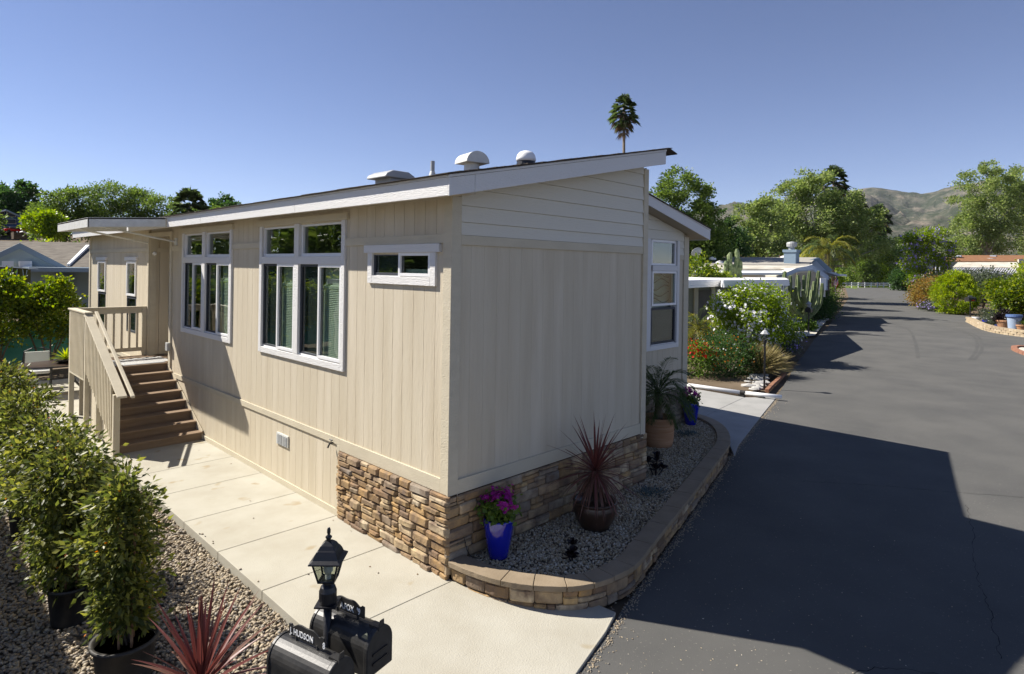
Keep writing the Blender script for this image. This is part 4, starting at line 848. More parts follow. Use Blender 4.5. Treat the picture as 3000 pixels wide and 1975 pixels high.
# ------------------------------------------------------------------ patio: table, chair, agave, shrub row, green screen fence
tb = thing('patio_table', 'oval dark metal patio table behind the porch steps', 'table', (-1.22, 14.2, 0))
m = MB(); n = 36; ov = [(.80*math.cos(a), .62*math.sin(a)) for a in np.linspace(0, 2*math.pi, n, endpoint=False)]
m.prism([(x, y, .735) for x, y in ov], (0, 0, .02)); m.build('tabletop', M['brown_glaze'], tb)
m = MB(); m.tube([(.82*math.cos(a), .64*math.sin(a), .735) for a in np.linspace(0, 2*math.pi, 37)], .018, 6); m.build('rim', M['black_metal'], tb)
for sx in (-1, 1):
    for sy in (-1, 1): MB().tube([(sx*.70, sy*.38, .73), (sx*.42, sy*.24, .5), (sx*.38, sy*.22, .3), (sx*.62, sy*.42, .0)], .016, 6).build('leg', M['black_metal'], tb)
MB().tube([(.4*math.cos(a), .24*math.sin(a), .38) for a in np.linspace(0, 2*math.pi, 25)], .012, 5).build('stretcher', M['black_metal'], tb)
ch = thing('patio_chair', 'dark metal patio chair with cream back cushion behind the table', 'chair', (-1.45, 15.25, 0), math.radians(-8))
MB().tube([(-.30, -.3, 0), (-.31, -.28, .62), (-.31, .2, .66), (-.28, .28, .95), (-.12, .32, 1.02), (.12, .32, 1.02), (.28, .28, .95), (.31, .2, .66), (.31, -.28, .62), (.30, -.3, 0)], .018, 6).build('frame', M['black_metal'], ch)
MB().box(-.27, .27, -.28, .22, .40, .48).build('seat', M['offwhite'], ch, bevel=.02); MB().prism([(-.27, .22, .50), (.27, .22, .50), (.27, .28, .93), (-.27, .28, .93)], (0, .06, 0)).build('cushion', M['blind'], ch, bevel=.02)
for sx in (-.28, .28): MB().tube([(sx, .24, 0), (sx, .28, .9)], .016, 6).build('leg', M['black_metal'], ch)
ag = thing('agave_bowl', 'variegated agave in a low black bowl on the patio table', 'potted plant', (-1.02, 14.15, .756))
potm(ag, [(.12, 0), (.22, .05), (.26, .10), (.245, .10), (.2, .06)], 'black_pot', .085, .2)
for k in range(34):
    f = k/34; el = 1.4-1.35*f; az = k*2.4; d = (math.cos(az)*math.cos(el), math.sin(az)*math.cos(el), math.sin(el)); V, F, _ = strip((0, 0, .09), d, .40*(.8+.3*f), .026, .5, 5, .35); MB().add(V, F).build('leaf', M['lf_yellow' if k % 2 else 'lf_lime'], ag)
hed = [(-5.0, 18.0, 1.25, 3.0, 'hedge shrub at the left picture edge in front of the green screen fence'), (-3.35, 18.3, 1.15, 2.95, 'second hedge shrub from the left, below the olive canopy'),
       (-2.0, 18.4, 1.0, 3.15, 'tallest hedge shrub, between the olive canopy and the grey porch door'), (-.75, 18.6, .95, 3.05, 'hedge shrub right beside the far end of the beige home'),
       (-6.8, 18.2, 1.3, 3.0, 'hedge shrub left of the picture edge'), (-8.8, 18.0, 1.3, 3.1, 'hedge shrub further left along the green fence'), (-11, 17.6, 1.5, 3.3, 'last hedge shrub at the left end of the green fence')]
for x, y, r, h, lab in hed:
    ld = [(0, 0, h*.62, r*.95, r*.75, h*.30), (r*.2, 0, h*.82, r*.55, r*.5, h*.19), (-r*.35, 0, h*.78, r*.5, r*.5, h*.17)]
    t = bush('hedge_shrub', lab, 'shrub', (x, y, -.1), r, h, 7500, .10, 'lf_hedge', 'tall hedge shrubs behind the patio', lobes=ld, clumps=26, sig=.20, stems=6, up=.6)
fn = thing('screen_fence', 'chain link fence with teal green windscreen behind the patio hedge', 'fence', (0, 0, 0))
GS = mat('windscreen', (.06, .24, .22), .8, .15, var=(.09, .30, .27), scale=2); M['windscreen'] = GS
MB().box(-12, 0, 19.6, 19.62, 0, 1.45).build('screen_cloth', GS, fn); MB().tube([(-12, 19.58, 1.62), (0, 19.58, 1.62)], .02, 6).build('rail', M['grey_metal'], fn)
for k in range(6): MB().tube([(-12+k*2.4, 19.58, -.1), (-12+k*2.4, 19.58, 1.64)], .025, 6).build('post', M['grey_metal'], fn)
cp = thing('carport', 'white flat carport beyond the left edge of the pebble bed', 'carport')
MB().box(-8.0, -4.62, -.6, 11, 2.82, 2.98).build('roof', M['offwhite'], cp)
for x in (-7.9, -4.8):
    for y in (-.4, 3.3, 7.1, 10.8): MB().box(x-.04, x+.04, y-.04, y+.04, -.15, 2.82).build('post', M['white_paint'], cp)
print('part3')
# ------------------------------------------------------------------ far terrain
def lerp_prof(x, pts): return float(np.interp(x, [p[0] for p in pts], [p[1] for p in pts]))
def vnoise(x, y, seed=0, oct=5):
    s = 0; a = 1; f = 1; r = np.random.default_rng(seed); ph = r.uniform(0, 6.28, (oct, 6)); 
    for o in range(oct):
        s += a*(math.sin(x*f*1.7+ph[o, 0]+1.3*math.sin(y*f*1.1+ph[o, 1]))*math.cos(y*f*1.9+ph[o, 2]+1.1*math.sin(x*f*.8+ph[o, 3]))); a *= .5; f *= 2.03
    return s
prof = [(1700, 640), (1950, 636), (2080, 626), (2112, 614), (2150, 607), (2250, 606), (2330, 596), (2440, 566), (2500, 555), (2553, 546), (2579, 548), (2617, 556), (2655, 561), (2694, 562), (2732, 557), (2783, 547), (2809, 543), (2900, 536), (3000, 545), (3200, 560), (3600, 600), (4500, 640)]
def mount():
    V = []; NA, NR = 260, 90; r0, r1 = 700, 5600
    for i in range(NA):
        px = 1500+3000*i/(NA-1); d = ray(px, CY); hz = CY+ROLL*(px-1500); d = d/np.linalg.norm(d[:2]); fac = 1/float(np.dot(ray(px, CY), ray(px, CY)))**.5
        ang = (hz-lerp_prof(px, prof))/FPX*fac
        for j in range(NR):
            r = r0+(r1-r0)*(j/(NR-1))**1.1; zr = ang*4200+3
            t = (r-r0)/(4200-r0); x, y = CAM[0]+d[0]*r, CAM[1]+d[1]*r
            if t < 1: z = zr*(.20*min(1, t/.32)+.80*max(0, (t-.32)/.68)**1.15); am = min(1, max(0, (t-.28)*3.0))*(1-max(0, (t-.72)/.28)**2*.97)
            else: z = zr*(1-.25*(t-1)); am = .03
            gully = -abs(vnoise(x/900, y/900, 3, 4))*1.0*(150*am); fine = -abs(vnoise(x/230, y/230, 5, 5))*70*am
            V.append((x, y, z+gully+fine+100*am-8))
    F = [(i*NR+j, (i+1)*NR+j, (i+1)*NR+j+1, i*NR+j+1) for i in range(NA-1) for j in range(NR-1)]
    m = bpy.data.materials.new('mountain'); m.use_nodes = True; t = m.node_tree; N = t.nodes; L = t.links; b = N['Principled BSDF']; b.inputs['Roughness'].default_value = 1; b.inputs['Specular IOR Level'].default_value = 0
    tc = N.new('ShaderNodeTexCoord'); n1 = N.new('ShaderNodeTexNoise'); n1.inputs['Scale'].default_value = .009; n1.inputs['Detail'].default_value = 12; n1.inputs['Roughness'].default_value = .72
    L.new(tc.outputs['Object'], n1.inputs['Vector']); r = N.new('ShaderNodeValToRGB'); e = r.color_ramp.elements; e[0].position = .44; e[0].color = (.040, .050, .032, 1); e[1].position = .70; e[1].color = (.26, .21, .165, 1)
    q = e.new(.54); q.color = (.10, .098, .074, 1); L.new(n1.outputs[0], r.inputs[0])
    n2 = N.new('ShaderNodeTexNoise'); n2.inputs['Scale'].default_value = .03; n2.inputs['Detail'].default_value = 8; L.new(tc.outputs['Object'], n2.inputs['Vector'])
    bn = N.new('ShaderNodeBump'); bn.inputs['Strength'].default_value = 1; bn.inputs['Distance'].default_value = 14; L.new(n2.outputs[0], bn.inputs['Height']); L.new(bn.outputs[0], b.inputs['Normal'])
    L.new(r.outputs[0], b.inputs['Base Color'])
    o = bpy.data.objects.new('mountains', bpy.data.meshes.new('mountains')); o.data.from_pydata(V, [], F); o.data.polygons.foreach_set('use_smooth', [True]*len(F)); o.data.materials.append(m); link(o); tag(o, kind='structure')
mount()
M['fieldgreen'] = mat('field', (.10, .12, .05), 1, 0, var=(.28, .22, .12), scale=.01)
def hillz(px, r):   # left hillside height
    return np.interp(r, [34, 50, 95, 160, 400], [0, 1.2, 7.5, 11, 14])
V = []; NA, NR = 60, 40
for i in range(NA):
    px = -1700+3000*i/(NA-1); d = ray(px, CY); n_ = d/np.linalg.norm(d[:2])
    for j in range(NR): r = 33+370*(j/(NR-1))**1.6; V.append((CAM[0]+d[0]*r, CAM[1]+d[1]*r, hillz(px, r)-.3+.3*vnoise(px/300, r/20, 9, 3)*(j > 2)))
o = bpy.data.objects.new('hillside', bpy.data.meshes.new('hillside')); o.data.from_pydata(V, [], [(i*NR+j, (i+1)*NR+j, (i+1)*NR+j+1, i*NR+j+1) for i in range(NA-1) for j in range(NR-1)]); o.data.materials.append(M['dirt']); link(o); tag(o, kind='structure')
# ------------------------------------------------------------------ trees
gl = 'trees on the hillside at the left'
def lt(lab, L_, D, n, leaf, m, name='hillside_tree', **k): return tree(name, lab, 'tree', L_, D, n, leaf, m, group=gl, gz=float(hillz(0, D))-.5, **k)
lt('dark rounded pine at the left picture edge above the blue house', [(20, 590, 80, 48), (75, 580, 45, 42), (-40, 600, 60, 50), (50, 640, 90, 45)], 100, 11000, .42, 'lf_dark', sig=.13, trunk=.4)
lt('broad green tree right of the blue house on the skyline', [(165, 600, 55, 44), (220, 600, 60, 48), (140, 650, 55, 50), (210, 660, 70, 50)], 80, 12000, .32, 'lf_mid', lw=.3)
lt('feathery skyline tree behind the awning of the home', [(285, 590, 50, 46), (340, 580, 60, 42), (270, 650, 60, 50), (350, 640, 70, 50)], 82, 12000, .30, 'lf_mid', lw=.25, sig=.17)
lt('airy skyline tree above the left end of the home roof', [(410, 600, 55, 42), (470, 610, 50, 40), (430, 660, 80, 45)], 82, 9000, .30, 'lf_mid', lw=.25, sig=.18)
lt('low green tree behind the roof beside the small fan palm', [(520, 640, 50, 40), (590, 645, 50, 34), (640, 640, 45, 30)], 84, 7000, .32, 'lf_mid')
lt('rightmost skyline tree above the home roof, dark and rounded', [(655, 602, 38, 28), (690, 612, 30, 24), (640, 625, 40, 30)], 90, 5000, .32, 'lf_dark', shell=.4)
lt('light yellow-green tree in front of the skyline trees', [(105, 655, 32, 24), (145, 648, 34, 26), (160, 680, 34, 24)], 58, 5000, .22, 'lf_lime', sig=.2, trunk=.12)
for k, (px, py, D, mm) in enumerate([(-160, 610, 78, 'lf_mid'), (-330, 600, 82, 'lf_dark'), (-520, 590, 78, 'lf_mid'), (-720, 610, 84, 'lf_mid'), (-930, 585, 80, 'lf_dark'), (-1150, 600, 80, 'lf_mid')]):
    lt('tree beyond the left picture edge, number %s towards the camera side' % ['one', 'two', 'three', 'four', 'five', 'six'][k], [(px, py, 85, 50), (px+60, py+50, 80, 50), (px-50, py+60, 80, 50)], D, 6000, .42, mm)
for k, (px, D, w_, mm, lab) in enumerate([(30, 47, 75, 'lf_lime', 'low shrub above the grey roof, left of the gable peak'), (130, 49, 55, 'lf_yellow', 'yellow-green shrub above the grey roof ridge'), (220, 47, 55, 'lf_mid', 'dark green shrub above the grey roof near the home'), (300, 50, 60, 'lf_mid', 'shrub row end hidden behind the beige home')]):
    b = A(px, 700, D); bush('ridge_shrub', lab, 'shrub', (b[0], b[1], .4), w_*D/FPX, 4.35, 4200, .22, mm, group='shrubs behind the grey shingle roof', clumps=40)
for k, (az, r_, rad, h_) in enumerate([(103, 46, 5, 7.5), (110, 40, 5, 8.5), (116, 44, 5.5, 10), (122, 40, 5, 8.2), (129, 42, 6, 9.5), (138, 38, 5, 8), (148, 36, 5, 7.5)]):
    a_ = math.radians(az); bush('boundary_tree', 'tall dark tree mirrored in the home windows, %s' % ['nearest the picture edge', 'second from the edge', 'tallest of its row', 'just past the tallest', 'widest of its row', 'last but one', 'last of its row'][k], 'tree', (CAM[0]+math.cos(a_)*r_, CAM[1]+math.sin(a_)*r_, -.15), rad, h_, 5000, .42, 'lf_mid', group='trees beyond the left picture edge', clumps=30)
# ------------------------------------------------------------------ palms
def fanpalm(name, lab, px, pyc, D, R, m='lf_palm', group=None, n=34, skirt=1.0, trunkr=.16, gz=-.15, lean=0):
    c = A(px, pyc, D); b = A(px+lean, pyc, D); base = (b[0], b[1], gz); t = thing(name, lab, 'palm', base, group=group); c = c-np.array(base)
    MB().tube([(0, 0, 0), (c[0]*.3, c[1]*.3, c[2]*.5), (c[0], c[1], c[2])], [trunkr*1.3, trunkr, trunkr*.75], 9).build('trunk', M['palm_bark'], t, smooth=True)
    def fans(nn, emax, emin, mat_, rad, nm, dz=0):
        V = []; T = []
        for k in range(nn):
            f = k/nn; el = emax-(emax-emin)*f+random.uniform(-.15, .15); az = k*2.4+random.uniform(-.3, .3); d = np.array([math.cos(az)*math.cos(el), math.sin(az)*math.cos(el), math.sin(el)])
            pl_ = rad*random.uniform(.45, .6); jz = random.uniform(-.25, .25)*R*(abs(dz) > .01); hub = c+np.array([0, 0, dz-f*R*.9*(dz != 0)+jz])+d*pl_; s = np.cross(d, [0, 0, 1.]); s /= np.linalg.norm(s)+1e-6; u = np.cross(s, d)
            V0 = len(V); V += [c+np.array([0, 0, dz-f*R*.9*(dz != 0)]), c+np.array([0, 0, dz-f*R*.9*(dz != 0)])+u*.03, hub]; T.append((V0, V0+1, V0+2))
            for q in range(13):
                a = -1.25+2.5*q/12; e = d*math.cos(a)+s*math.sin(a); e2 = np.cross(e, [0, 0, 1.]); e2 /= np.linalg.norm(e2)+1e-6; ln_ = rad*.62*random.uniform(.8, 1.1); wd = rad*.035; v0 = len(V)
                V += [hub, hub+e*ln_*.55+s*wd*math.cos(a), hub+e*ln_+np.array([0, 0, -ln_*random.uniform(.25, .6)]), hub+e*ln_*.55-s*wd*math.cos(a)]; T += [(v0, v0+1, v0+2), (v0, v0+2, v0+3)]
        fastmesh(nm, np.array(V), np.array(T), M[mat_], t, kind='stuff')
    fans(n, 1.45, -.5, m, R, 'fronds', .001); fans(int(n*.6*skirt), -.1, -1.3, 'lf_dead' if skirt < 1.2 else m, R*.85, 'dead_fronds', -R*.35); fans(int(n*.5), .5, -.9, m, R*.8, 'fronds', -R*.2)
    return t
fanpalm('tall_fan_palm', 'tall slender fan palm with shaggy head rising above the roof', 1828, 312, 60, 1.45, n=26, skirt=.9, m='lf_palm', trunkr=.16, lean=6)
t = bpy.data.objects.get('tall_fan_palm')
fanpalm('fan_palm', 'fan palm poking out of the top of the big sycamore', 2442, 520, 82, 1.9, group='fan palms among the trees', lean=3)
fanpalm('fan_palm', 'fan palm with brown hanging skirt at the right side of the big sycamore', 2506, 600, 172, 3.8, group='fan palms among the trees', lean=2)
fanpalm('fan_palm', 'shorter fan palm in front of the bare mountain slope', 2572, 632, 190, 4.2, group='fan palms among the trees', lean=-8)
fanpalm('fan_palm', 'small fan palm on the left skyline above the long roof', 555, 594, 76, 2.4, gz=4, group='fan palms among the trees', skirt=.5)
# ------------------------------------------------------------------ big trees at the right
gr = 'large trees behind the street'
def rt(lab, L_, D, n, leaf, m, name='large_tree', **k): return tree(name, lab, 'tree', L_, D, n, leaf, m, group=gr, **k)
rt('dark leafy tree right behind the home roof edge', [(1985, 545, 62, 48), (1950, 600, 55, 60), (2035, 600, 60, 60), (2060, 650, 55, 60), (1965, 680, 80, 70), (2080, 700, 60, 60), (2020, 740, 100, 50)], 48, 26000, .17, 'lf_mid', shell=.55, trunk=.3, clumps=34, sig=.15)
rt('small dark tree between the dark leafy tree and the pale sycamore', [(2110, 660, 38, 40), (2130, 720, 60, 60), (2100, 750, 60, 40)], 52, 9000, .18, 'lf_dark', trunk=.2)
rt('pale green sycamore left of the big sycamore', [(2195, 640, 48, 42), (2245, 620, 50, 48), (2170, 700, 50, 55), (2240, 700, 70, 60), (2180, 755, 80, 45)], 62, 17000, .21, 'lf_syc', bark='pale_bark', trunk=.28, sig=.16, clumps=30)
rt('biggest sycamore in the middle of the skyline', [(2360, 535, 48, 40), (2310, 580, 50, 45), (2405, 560, 60, 48), (2455, 590, 60, 50), (2290, 640, 60, 50), (2370, 640, 85, 60), (2470, 650, 65, 60), (2320, 710, 75, 60), (2430, 720, 90, 60), (2515, 660, 50, 50), (2555, 650, 35, 40), (2540, 715, 60, 50)], 74, 42000, .23, 'lf_syc', bark='pale_bark', trunk=.45, sig=.15, clumps=26, limbs=16)
rt('dark dense tree behind the golden palm', [(2500, 660, 48, 50), (2540, 690, 45, 50), (2500, 740, 70, 60), (2555, 745, 45, 60), (2600, 760, 60, 60)], 178, 15000, .5, 'lf_mid', trunk=.4)
rt('tall leafy tree at the right above the brown roofed house', [(2905, 505, 40, 32), (2860, 545, 48, 42), (2940, 560, 50, 48), (2830, 610, 48, 50), (2895, 620, 65, 55), (2850, 680, 60, 50), (2930, 690, 65, 55), (2835, 725, 45, 32)], 112, 26000, .30, 'lf_syc', bark='pale_bark', trunk=.45, sig=.16, clumps=26, limbs=14)
rt('right edge tree beside the tall leafy tree', [(3010, 525, 48, 45), (2985, 590, 50, 50), (3040, 600, 60, 60), (2990, 670, 60, 60), (3050, 700, 60, 60)], 116, 17000, .31, 'lf_syc', bark='pale_bark', trunk=.45)
rt('dark tree at the end of the road behind the rail fence', [(2655, 730, 45, 42), (2620, 780, 60, 50), (2690, 780, 45, 50), (2650, 810, 70, 30)], 185, 12000, .5, 'lf_dark', trunk=.5)
rt('lime green tree at the end of the road', [(2570, 755, 40, 34), (2585, 800, 38, 28), (2555, 800, 34, 30)], 172, 8000, .42, 'lf_lime', trunk=.3)
rt('low green tree between the palm and the rail fence', [(2520, 800, 40, 34), (2540, 775, 30, 30)], 160, 5000, .42, 'lf_mid', trunk=.3)
for k, (px, lab) in enumerate(((2470, 'left'), (2760, 'right'), (2850, 'far right'))):
    rt('dark hedge mass at the %s end of the street' % lab, [(px, 785, 60, 40), (px+30, 800, 60, 34)], 195, 6000, .55, 'lf_dark', trunk=.4)
tree('jacaranda', 'jacaranda with purple blossom leaning over the street end', 'tree', [(2735, 690, 36, 32), (2690, 715, 40, 34), (2755, 735, 36, 34), (2680, 765, 36, 34), (2735, 785, 42, 34), (2700, 815, 36, 26)], 80, 11000, .22, 'lf_lime', bx=2735, trunk=.16, flw=('fl_purple', 900, .17), clumps=26, sig=.19)
# golden queen palm
b = A(2425, 800, 50); qp = thing('queen_palm', 'golden feathery palm arching beside the blue chimney', 'palm', (b[0], b[1], -.15))
c = A(2425, 745, 50)-np.array([b[0], b[1], -.15]); MB().tube([(0, 0, 0), tuple(c)], [.2, .14], 8).build('trunk', M['palm_bark'], qp)
for k in range(26):
    f = k/26; a = MB(); bb = MB(); frond(a, bb, tuple(c), k*2.4, 1.3-1.0*f, 3.0*random.uniform(.85, 1.1), 1.9, .75, 30, .03, .2, rr=.03); o = MB().add(a.v, a.f); o.add(bb.v, bb.f); o.build('frond', M['lf_goldpalm' if k % 3 else 'lf_palm'], qp)
# ------------------------------------------------------------------ generic far building pieces
def quadA(mb, pts, off): mb.prism([A(*p) for p in pts], off); return mb
NX = (.985, .17)          # neighbour plots run along this direction
# left: grey shingle house with pale blue gable
D1 = 30
gh = thing('shingle_house', 'neighbouring house with grey shingle roof and pale blue gable', 'house')
M['paleblue'] = mat('paleblue', (.36, .43, .44), .8, .2, bump=.2); M['bluegrey'] = mat('bluegrey', (.26, .32, .37), .7, .2); M['greyshingle'] = mat('greyshingle', (.20, .18, .15), .95, .1, var=(.12, .105, .09), scale=6, bump=.5, stretch=(.3, .3, 3))
D1r = D1+4
m = MB()
for k in range(14):   # shingle courses as stepped sheets
    f0, f1 = k/14, (k+1)/14
    def rp(px, f): e = A(px, 786, D1); r_ = A(px, 709+(px*.02), D1r); return e*(1-f)+r_*f
    m.prism([rp(-60, f0), rp(560, f0), rp(560, f1), rp(-60, f1)], (0, 0, .06))
m.build('roof', M['greyshingle'], gh)
MB().prism([A(-60, 786, D1+.2), A(560, 797, D1+.2), A(560, 905, D1+.2), A(-60, 905, D1+.2)], (0, .2, 0)).build('wall', M['bluegrey'], gh)
quadA(MB(), [(85, 783, D1-2.2), (560, 789, D1-2.2), (560, 800, D1-2.2), (85, 796, D1-2.2)], (0, 3.5, 0)).build('porch_roof', M['bluegrey'], gh)
quadA(MB(), [(-40, 762, D1-.4), (57, 716, D1-.4), (192, 784, D1-.4), (192, 792, D1-.4), (-40, 792, D1-.4)], (0, .2, 0)).build('gable_wall', M['paleblue'], gh)
quadA(MB(), [(-40, 757, D1-.5), (57, 712, D1-.5), (57, 729, D1-.5), (-40, 773, D1-.5)], (0, -.12, 0)).build('bargeboard', M['bluegrey'], gh); quadA(MB(), [(57, 712, D1-.5), (197, 783, D1-.5), (165, 783, D1-.5), (57, 729, D1-.5)], (0, -.12, 0)).build('bargeboard', M['bluegrey'], gh)
for a in ((10, 762, 36, 782), (60, 762, 90, 782)): quadA(MB(), [(a[0]-4, a[1]+3, D1-.65), (a[2]+4, a[1]+3, D1-.65), (a[2]+4, a[3], D1-.65), (a[0]-4, a[3], D1-.65)], (0, .1, 0)).build('window', M['white_paint'], gh)
for off in (0, 5.2):
    quadA(MB(), [(196+off, 780, D1+.1), (199+off, 780, D1+.1), (257+off, 724, D1r-1), (252+off, 724, D1r-1)], (0, 0, .12)).build('flashing', M['white_paint'], gh)
quadA(MB(), [(150, 805, D1-.1), (206, 809, D1-.1), (206, 840, D1-.1), (150, 840, D1-.1)], (0, -.1, 0)).build('door_frame', M['paleblue'], gh)
quadA(MB(), [(160, 815, D1-.25), (193, 816, D1-.25), (193, 860, D1-.25), (160, 860, D1-.25)], (0, -.05, 0)).build('door', M['screen'], gh)
oc = thing('olive_canopy', 'olive green fabric canopy with pale slits beside the grey house', 'canopy')
M['olive'] = mat('olive', (.10, .095, .03), .85, .15)
quadA(MB(), [(-60, 778, 25), (84, 789, 25), (84, 830, 25), (60, 822, 25), (30, 812, 25), (-60, 800, 25)], (.3, 2.5, 0)).build('valance', M['olive'], oc)
quadA(MB(), [(-60, 774, 24.9), (112, 787, 24.9), (112, 789, 24.9), (-60, 778, 24.9)], (0, 2.5, 0)).build('roof_edge', M['white_paint'], oc)
for k, (x0, x1) in enumerate(((8, 5), (21, 24), (35, 32), (49, 48), (65, 68), (78, 75))): quadA(MB(), [(x0, 784+x0*.08, 24.95), (x0+2.2, 784+x0*.08, 24.95), (x1+2.2, 803+x1*.08, 24.95), (x1, 803+x1*.08, 24.95)], (0, -.03, 0)).build('slit', M['paleblue'], oc)
MB().tube([A(84, 790, 25), A(84, 900, 25)], .07, 6).build('post', M['olive'], oc)
# blue hillside house
M['blue'] = mat('blue', (.035, .085, .22), .7, .2)
bh = thing('blue_house', 'small blue house with white trim high on the hillside', 'house'); D2 = 92
quadA(MB(), [(-60, 628, D2), (18, 616, D2), (62, 640, D2), (62, 670, D2), (-60, 670, D2)], (0, 6, 0)).build('wall', M['blue'], bh)
quadA(MB(), [(17, 613, D2-1), (73, 638, D2-1), (73, 641, D2-1), (17, 617, D2-1)], (0, 8, 0)).build('roof', M['bluegrey'], bh); quadA(MB(), [(17, 613, D2-1), (-60, 634, D2-1), (-60, 638, D2-1), (17, 617, D2-1)], (0, 8, 0)).build('roof', M['white_paint'], bh)
for a in ([(21, 620), (45, 631), (45, 635), (21, 635)], [(-6, 627), (12, 620), (12, 633), (-6, 633)], [(20, 642), (46, 643), (46, 655), (20, 655)], [(-10, 641), (12, 642), (12, 661), (-10, 661)]):
    cxx = sum(p[0] for p in a)/4; cyy = sum(p[1] for p in a)/4; f = quadA(MB(), [(cxx+(x-cxx)*1.12, cyy+(y-cyy)*1.18, D2-.1) for x, y in a], (0, .05, 0)).build('window', M['white_paint'], bh); quadA(MB(), [(x, y, D2-.2) for x, y in a], (0, .05, 0)).build('pane', M['screen'], f)
MB().tube([A(62, 640, D2-.1), A(62, 669, D2-.1)], .12, 4).build('corner_board', M['white_paint'], bh)
sh = thing('dark_shed', 'dark wooden retaining shed below the blue hillside house', 'shed'); quadA(MB(), [(40, 680, 85), (80, 682, 85), (80, 700, 85), (40, 700, 85)], (0, 3, 0)).build('wall', M['bark'], sh); quadA(MB(), [(68, 676, 84.5), (84, 686, 84.5), (82, 688, 84.5), (66, 679, 84.5)], (0, 3, 0)).build('roof', M['white_paint'], sh)
for lab, px, py, w_, mm in (('white car parked below the blue house', 26, 673, 9, 'white_paint'), ('red car parked below the blue house', 42, 674, 12, 'fl_red')):
    k = thing('parked_car', lab, 'car', tuple(A(px, py+6, 88)), .1); k.scale = (.55, .55, .55); MB().box(-.9*w_/5, .9*w_/5, -.9, .9, .25, .8).build('body', M[mm], k, bevel=.12); MB().box(-.45*w_/5, .45*w_/5, -.8, .8, .8, 1.3).build('cabin', M['screen'], k, bevel=.12)
    for sx in (-1, 1): o = MB().lathe([(.33, -1), (.33, 1)], n=12).build('wheel', M['black_pot'], k); o.rotation_euler = (math.pi/2, 0, 0); o.location = (sx*.55*w_/5, 0, .3)
# ------------------------------------------------------------------ right: neighbouring homes
M['drab'] = mat('drab', (.28, .30, .27), .8, .2, bump=.3, stretch=(1, 1, 6)); M['roofgrey'] = mat('roofgrey', (.36, .34, .30), .95, .1, var=(.30, .285, .25), scale=5, bump=.4); M['roofbrown'] = mat('roofbrown', (.27, .14, .075), .95, .1, var=(.20, .10, .055), scale=3, bump=.5, stretch=(.5, .5, 3)); M['creamroof'] = mat('creamroof', (.60, .57, .49), .7, .2, var=(.42, .38, .30), scale=1.1); M['steelblue'] = mat('steelblue', (.20, .27, .34), .7, .25)
M['lightblue'] = mat('lightblue', (.42, .48, .56), .7, .2)
nc = thing('white_carport', 'long low white flat-roofed carport next door with ribbed fascia', 'carport')
c0, c1, c2, c3 = A(1990, 819, 21), A(2113, 814, 25.5), A(2119, 820, 23.5), A(2311, 814, 29); zt = 3.02
pts = [np.array([p[0], p[1], zt+.02]) for p in (c0, c1, c2, c3)]; c4 = A(2300, 804, 36); c5 = A(2000, 800, 33); pts += [np.array([c4[0], c4[1], zt+.05]), np.array([c5[0], c5[1], zt+.05])]
MB().prism(pts, (0, 0, -.06)).build('roof', M['white_paint'], nc)
for k in range(3):
    for p, q in ((pts[0], pts[1]), (pts[1], pts[2]), (pts[2], pts[3])):
        d = q-p; nn = np.array([d[1], -d[0], 0]); nn /= np.linalg.norm(nn); nn *= (-1 if nn @ (CAM*[1, 1, 0]-p*[1, 1, 0]) < 0 else 1); o_ = nn*(.02+.012*k)
        z0 = np.array([0, 0, -.03-.085*k]); z1 = np.array([0, 0, -.112-.085*k]); MB().prism([p+z0, q+z0, q+z1, p+z1], o_).build('fascia', M['white_paint'], nc)
for f, (p, q) in ((.97, (pts[2], pts[3])),):
    r_ = p*(1-f)+q*f+np.array([.1, .25, 0]); MB().box(r_[0]-.05, r_[0]+.05, r_[1]-.05, r_[1]+.05, -.15, zt-.28).build('post', M['white_paint'], nc)
n1h = thing('drab_house', 'sage green home with dark doorway under the white carport', 'house')
q0, q1 = A(1990, 840, 25), A(2300, 840, 34); d = (q1-q0)*np.array([1, 1, 0]); q0[2] = -.15
MB().prism([q0, q0+d, q0+d+np.array([0, 0, 2.9]), q0+np.array([0, 0, 2.9])], (.2, 3, 0)).build('wall', M['drab'], n1h)
for f0, f1, z0, z1, mm, nm in ((.13, .23, 0, 2.6, 'black_pot', 'doorway'), (.10, .128, 0, 2.9, 'lap', 'door_frame'), (.232, .26, 0, 2.9, 'lap', 'door_frame'), (.30, .42, 1.2, 2.3, 'screen', 'window')):
    a = q0+d*f0+np.array([.0, -.03, .1+z0]); bb = q0+d*f1+np.array([0, -.03, .1+z0]); h_ = np.array([0, 0, z1-z0]); MB().prism([a, bb, bb+h_, a+h_], (.02, -.04, 0)).build(nm, M[mm], n1h)
A0 = A; KD = 1.34
def A(px, py, D): return A0(px, py, D*KD)
# grey-roofed house with blue chimney
gh2 = thing('grey_roof_house', 'pale grey shingle roofed home with steel blue gable and chimney', 'house')
m = MB()
for k in range(10):
    f0, f1 = k/10, (k+1)/10; L0, L1, R0, R1 = A(2010, 777, 33), A(2010, 755, 38), A(2370, 778, 31), A(2392, 756, 34)
    m.prism([L0*(1-f0)+L1*f0, R0*(1-f0)+R1*f0, R0*(1-f1)+R1*f1, L0*(1-f1)+L1*f1], (0, 0, .05))
m.build('roof', M['roofgrey'], gh2)
quadA(MB(), [(2010, 755, 38), (2392, 756, 34), (2430, 796, 37), (2050, 790, 42)], (0, 0, .05)).build('roof', M['roofgrey'], gh2)
quadA(MB(), [(2340, 782, 33.5), (2391, 762, 33.5), (2425, 790, 33.5), (2425, 850, 33.5), (2340, 850, 33.5)], (3, 2, 0)).build('wall', M['lightblue'], gh2)
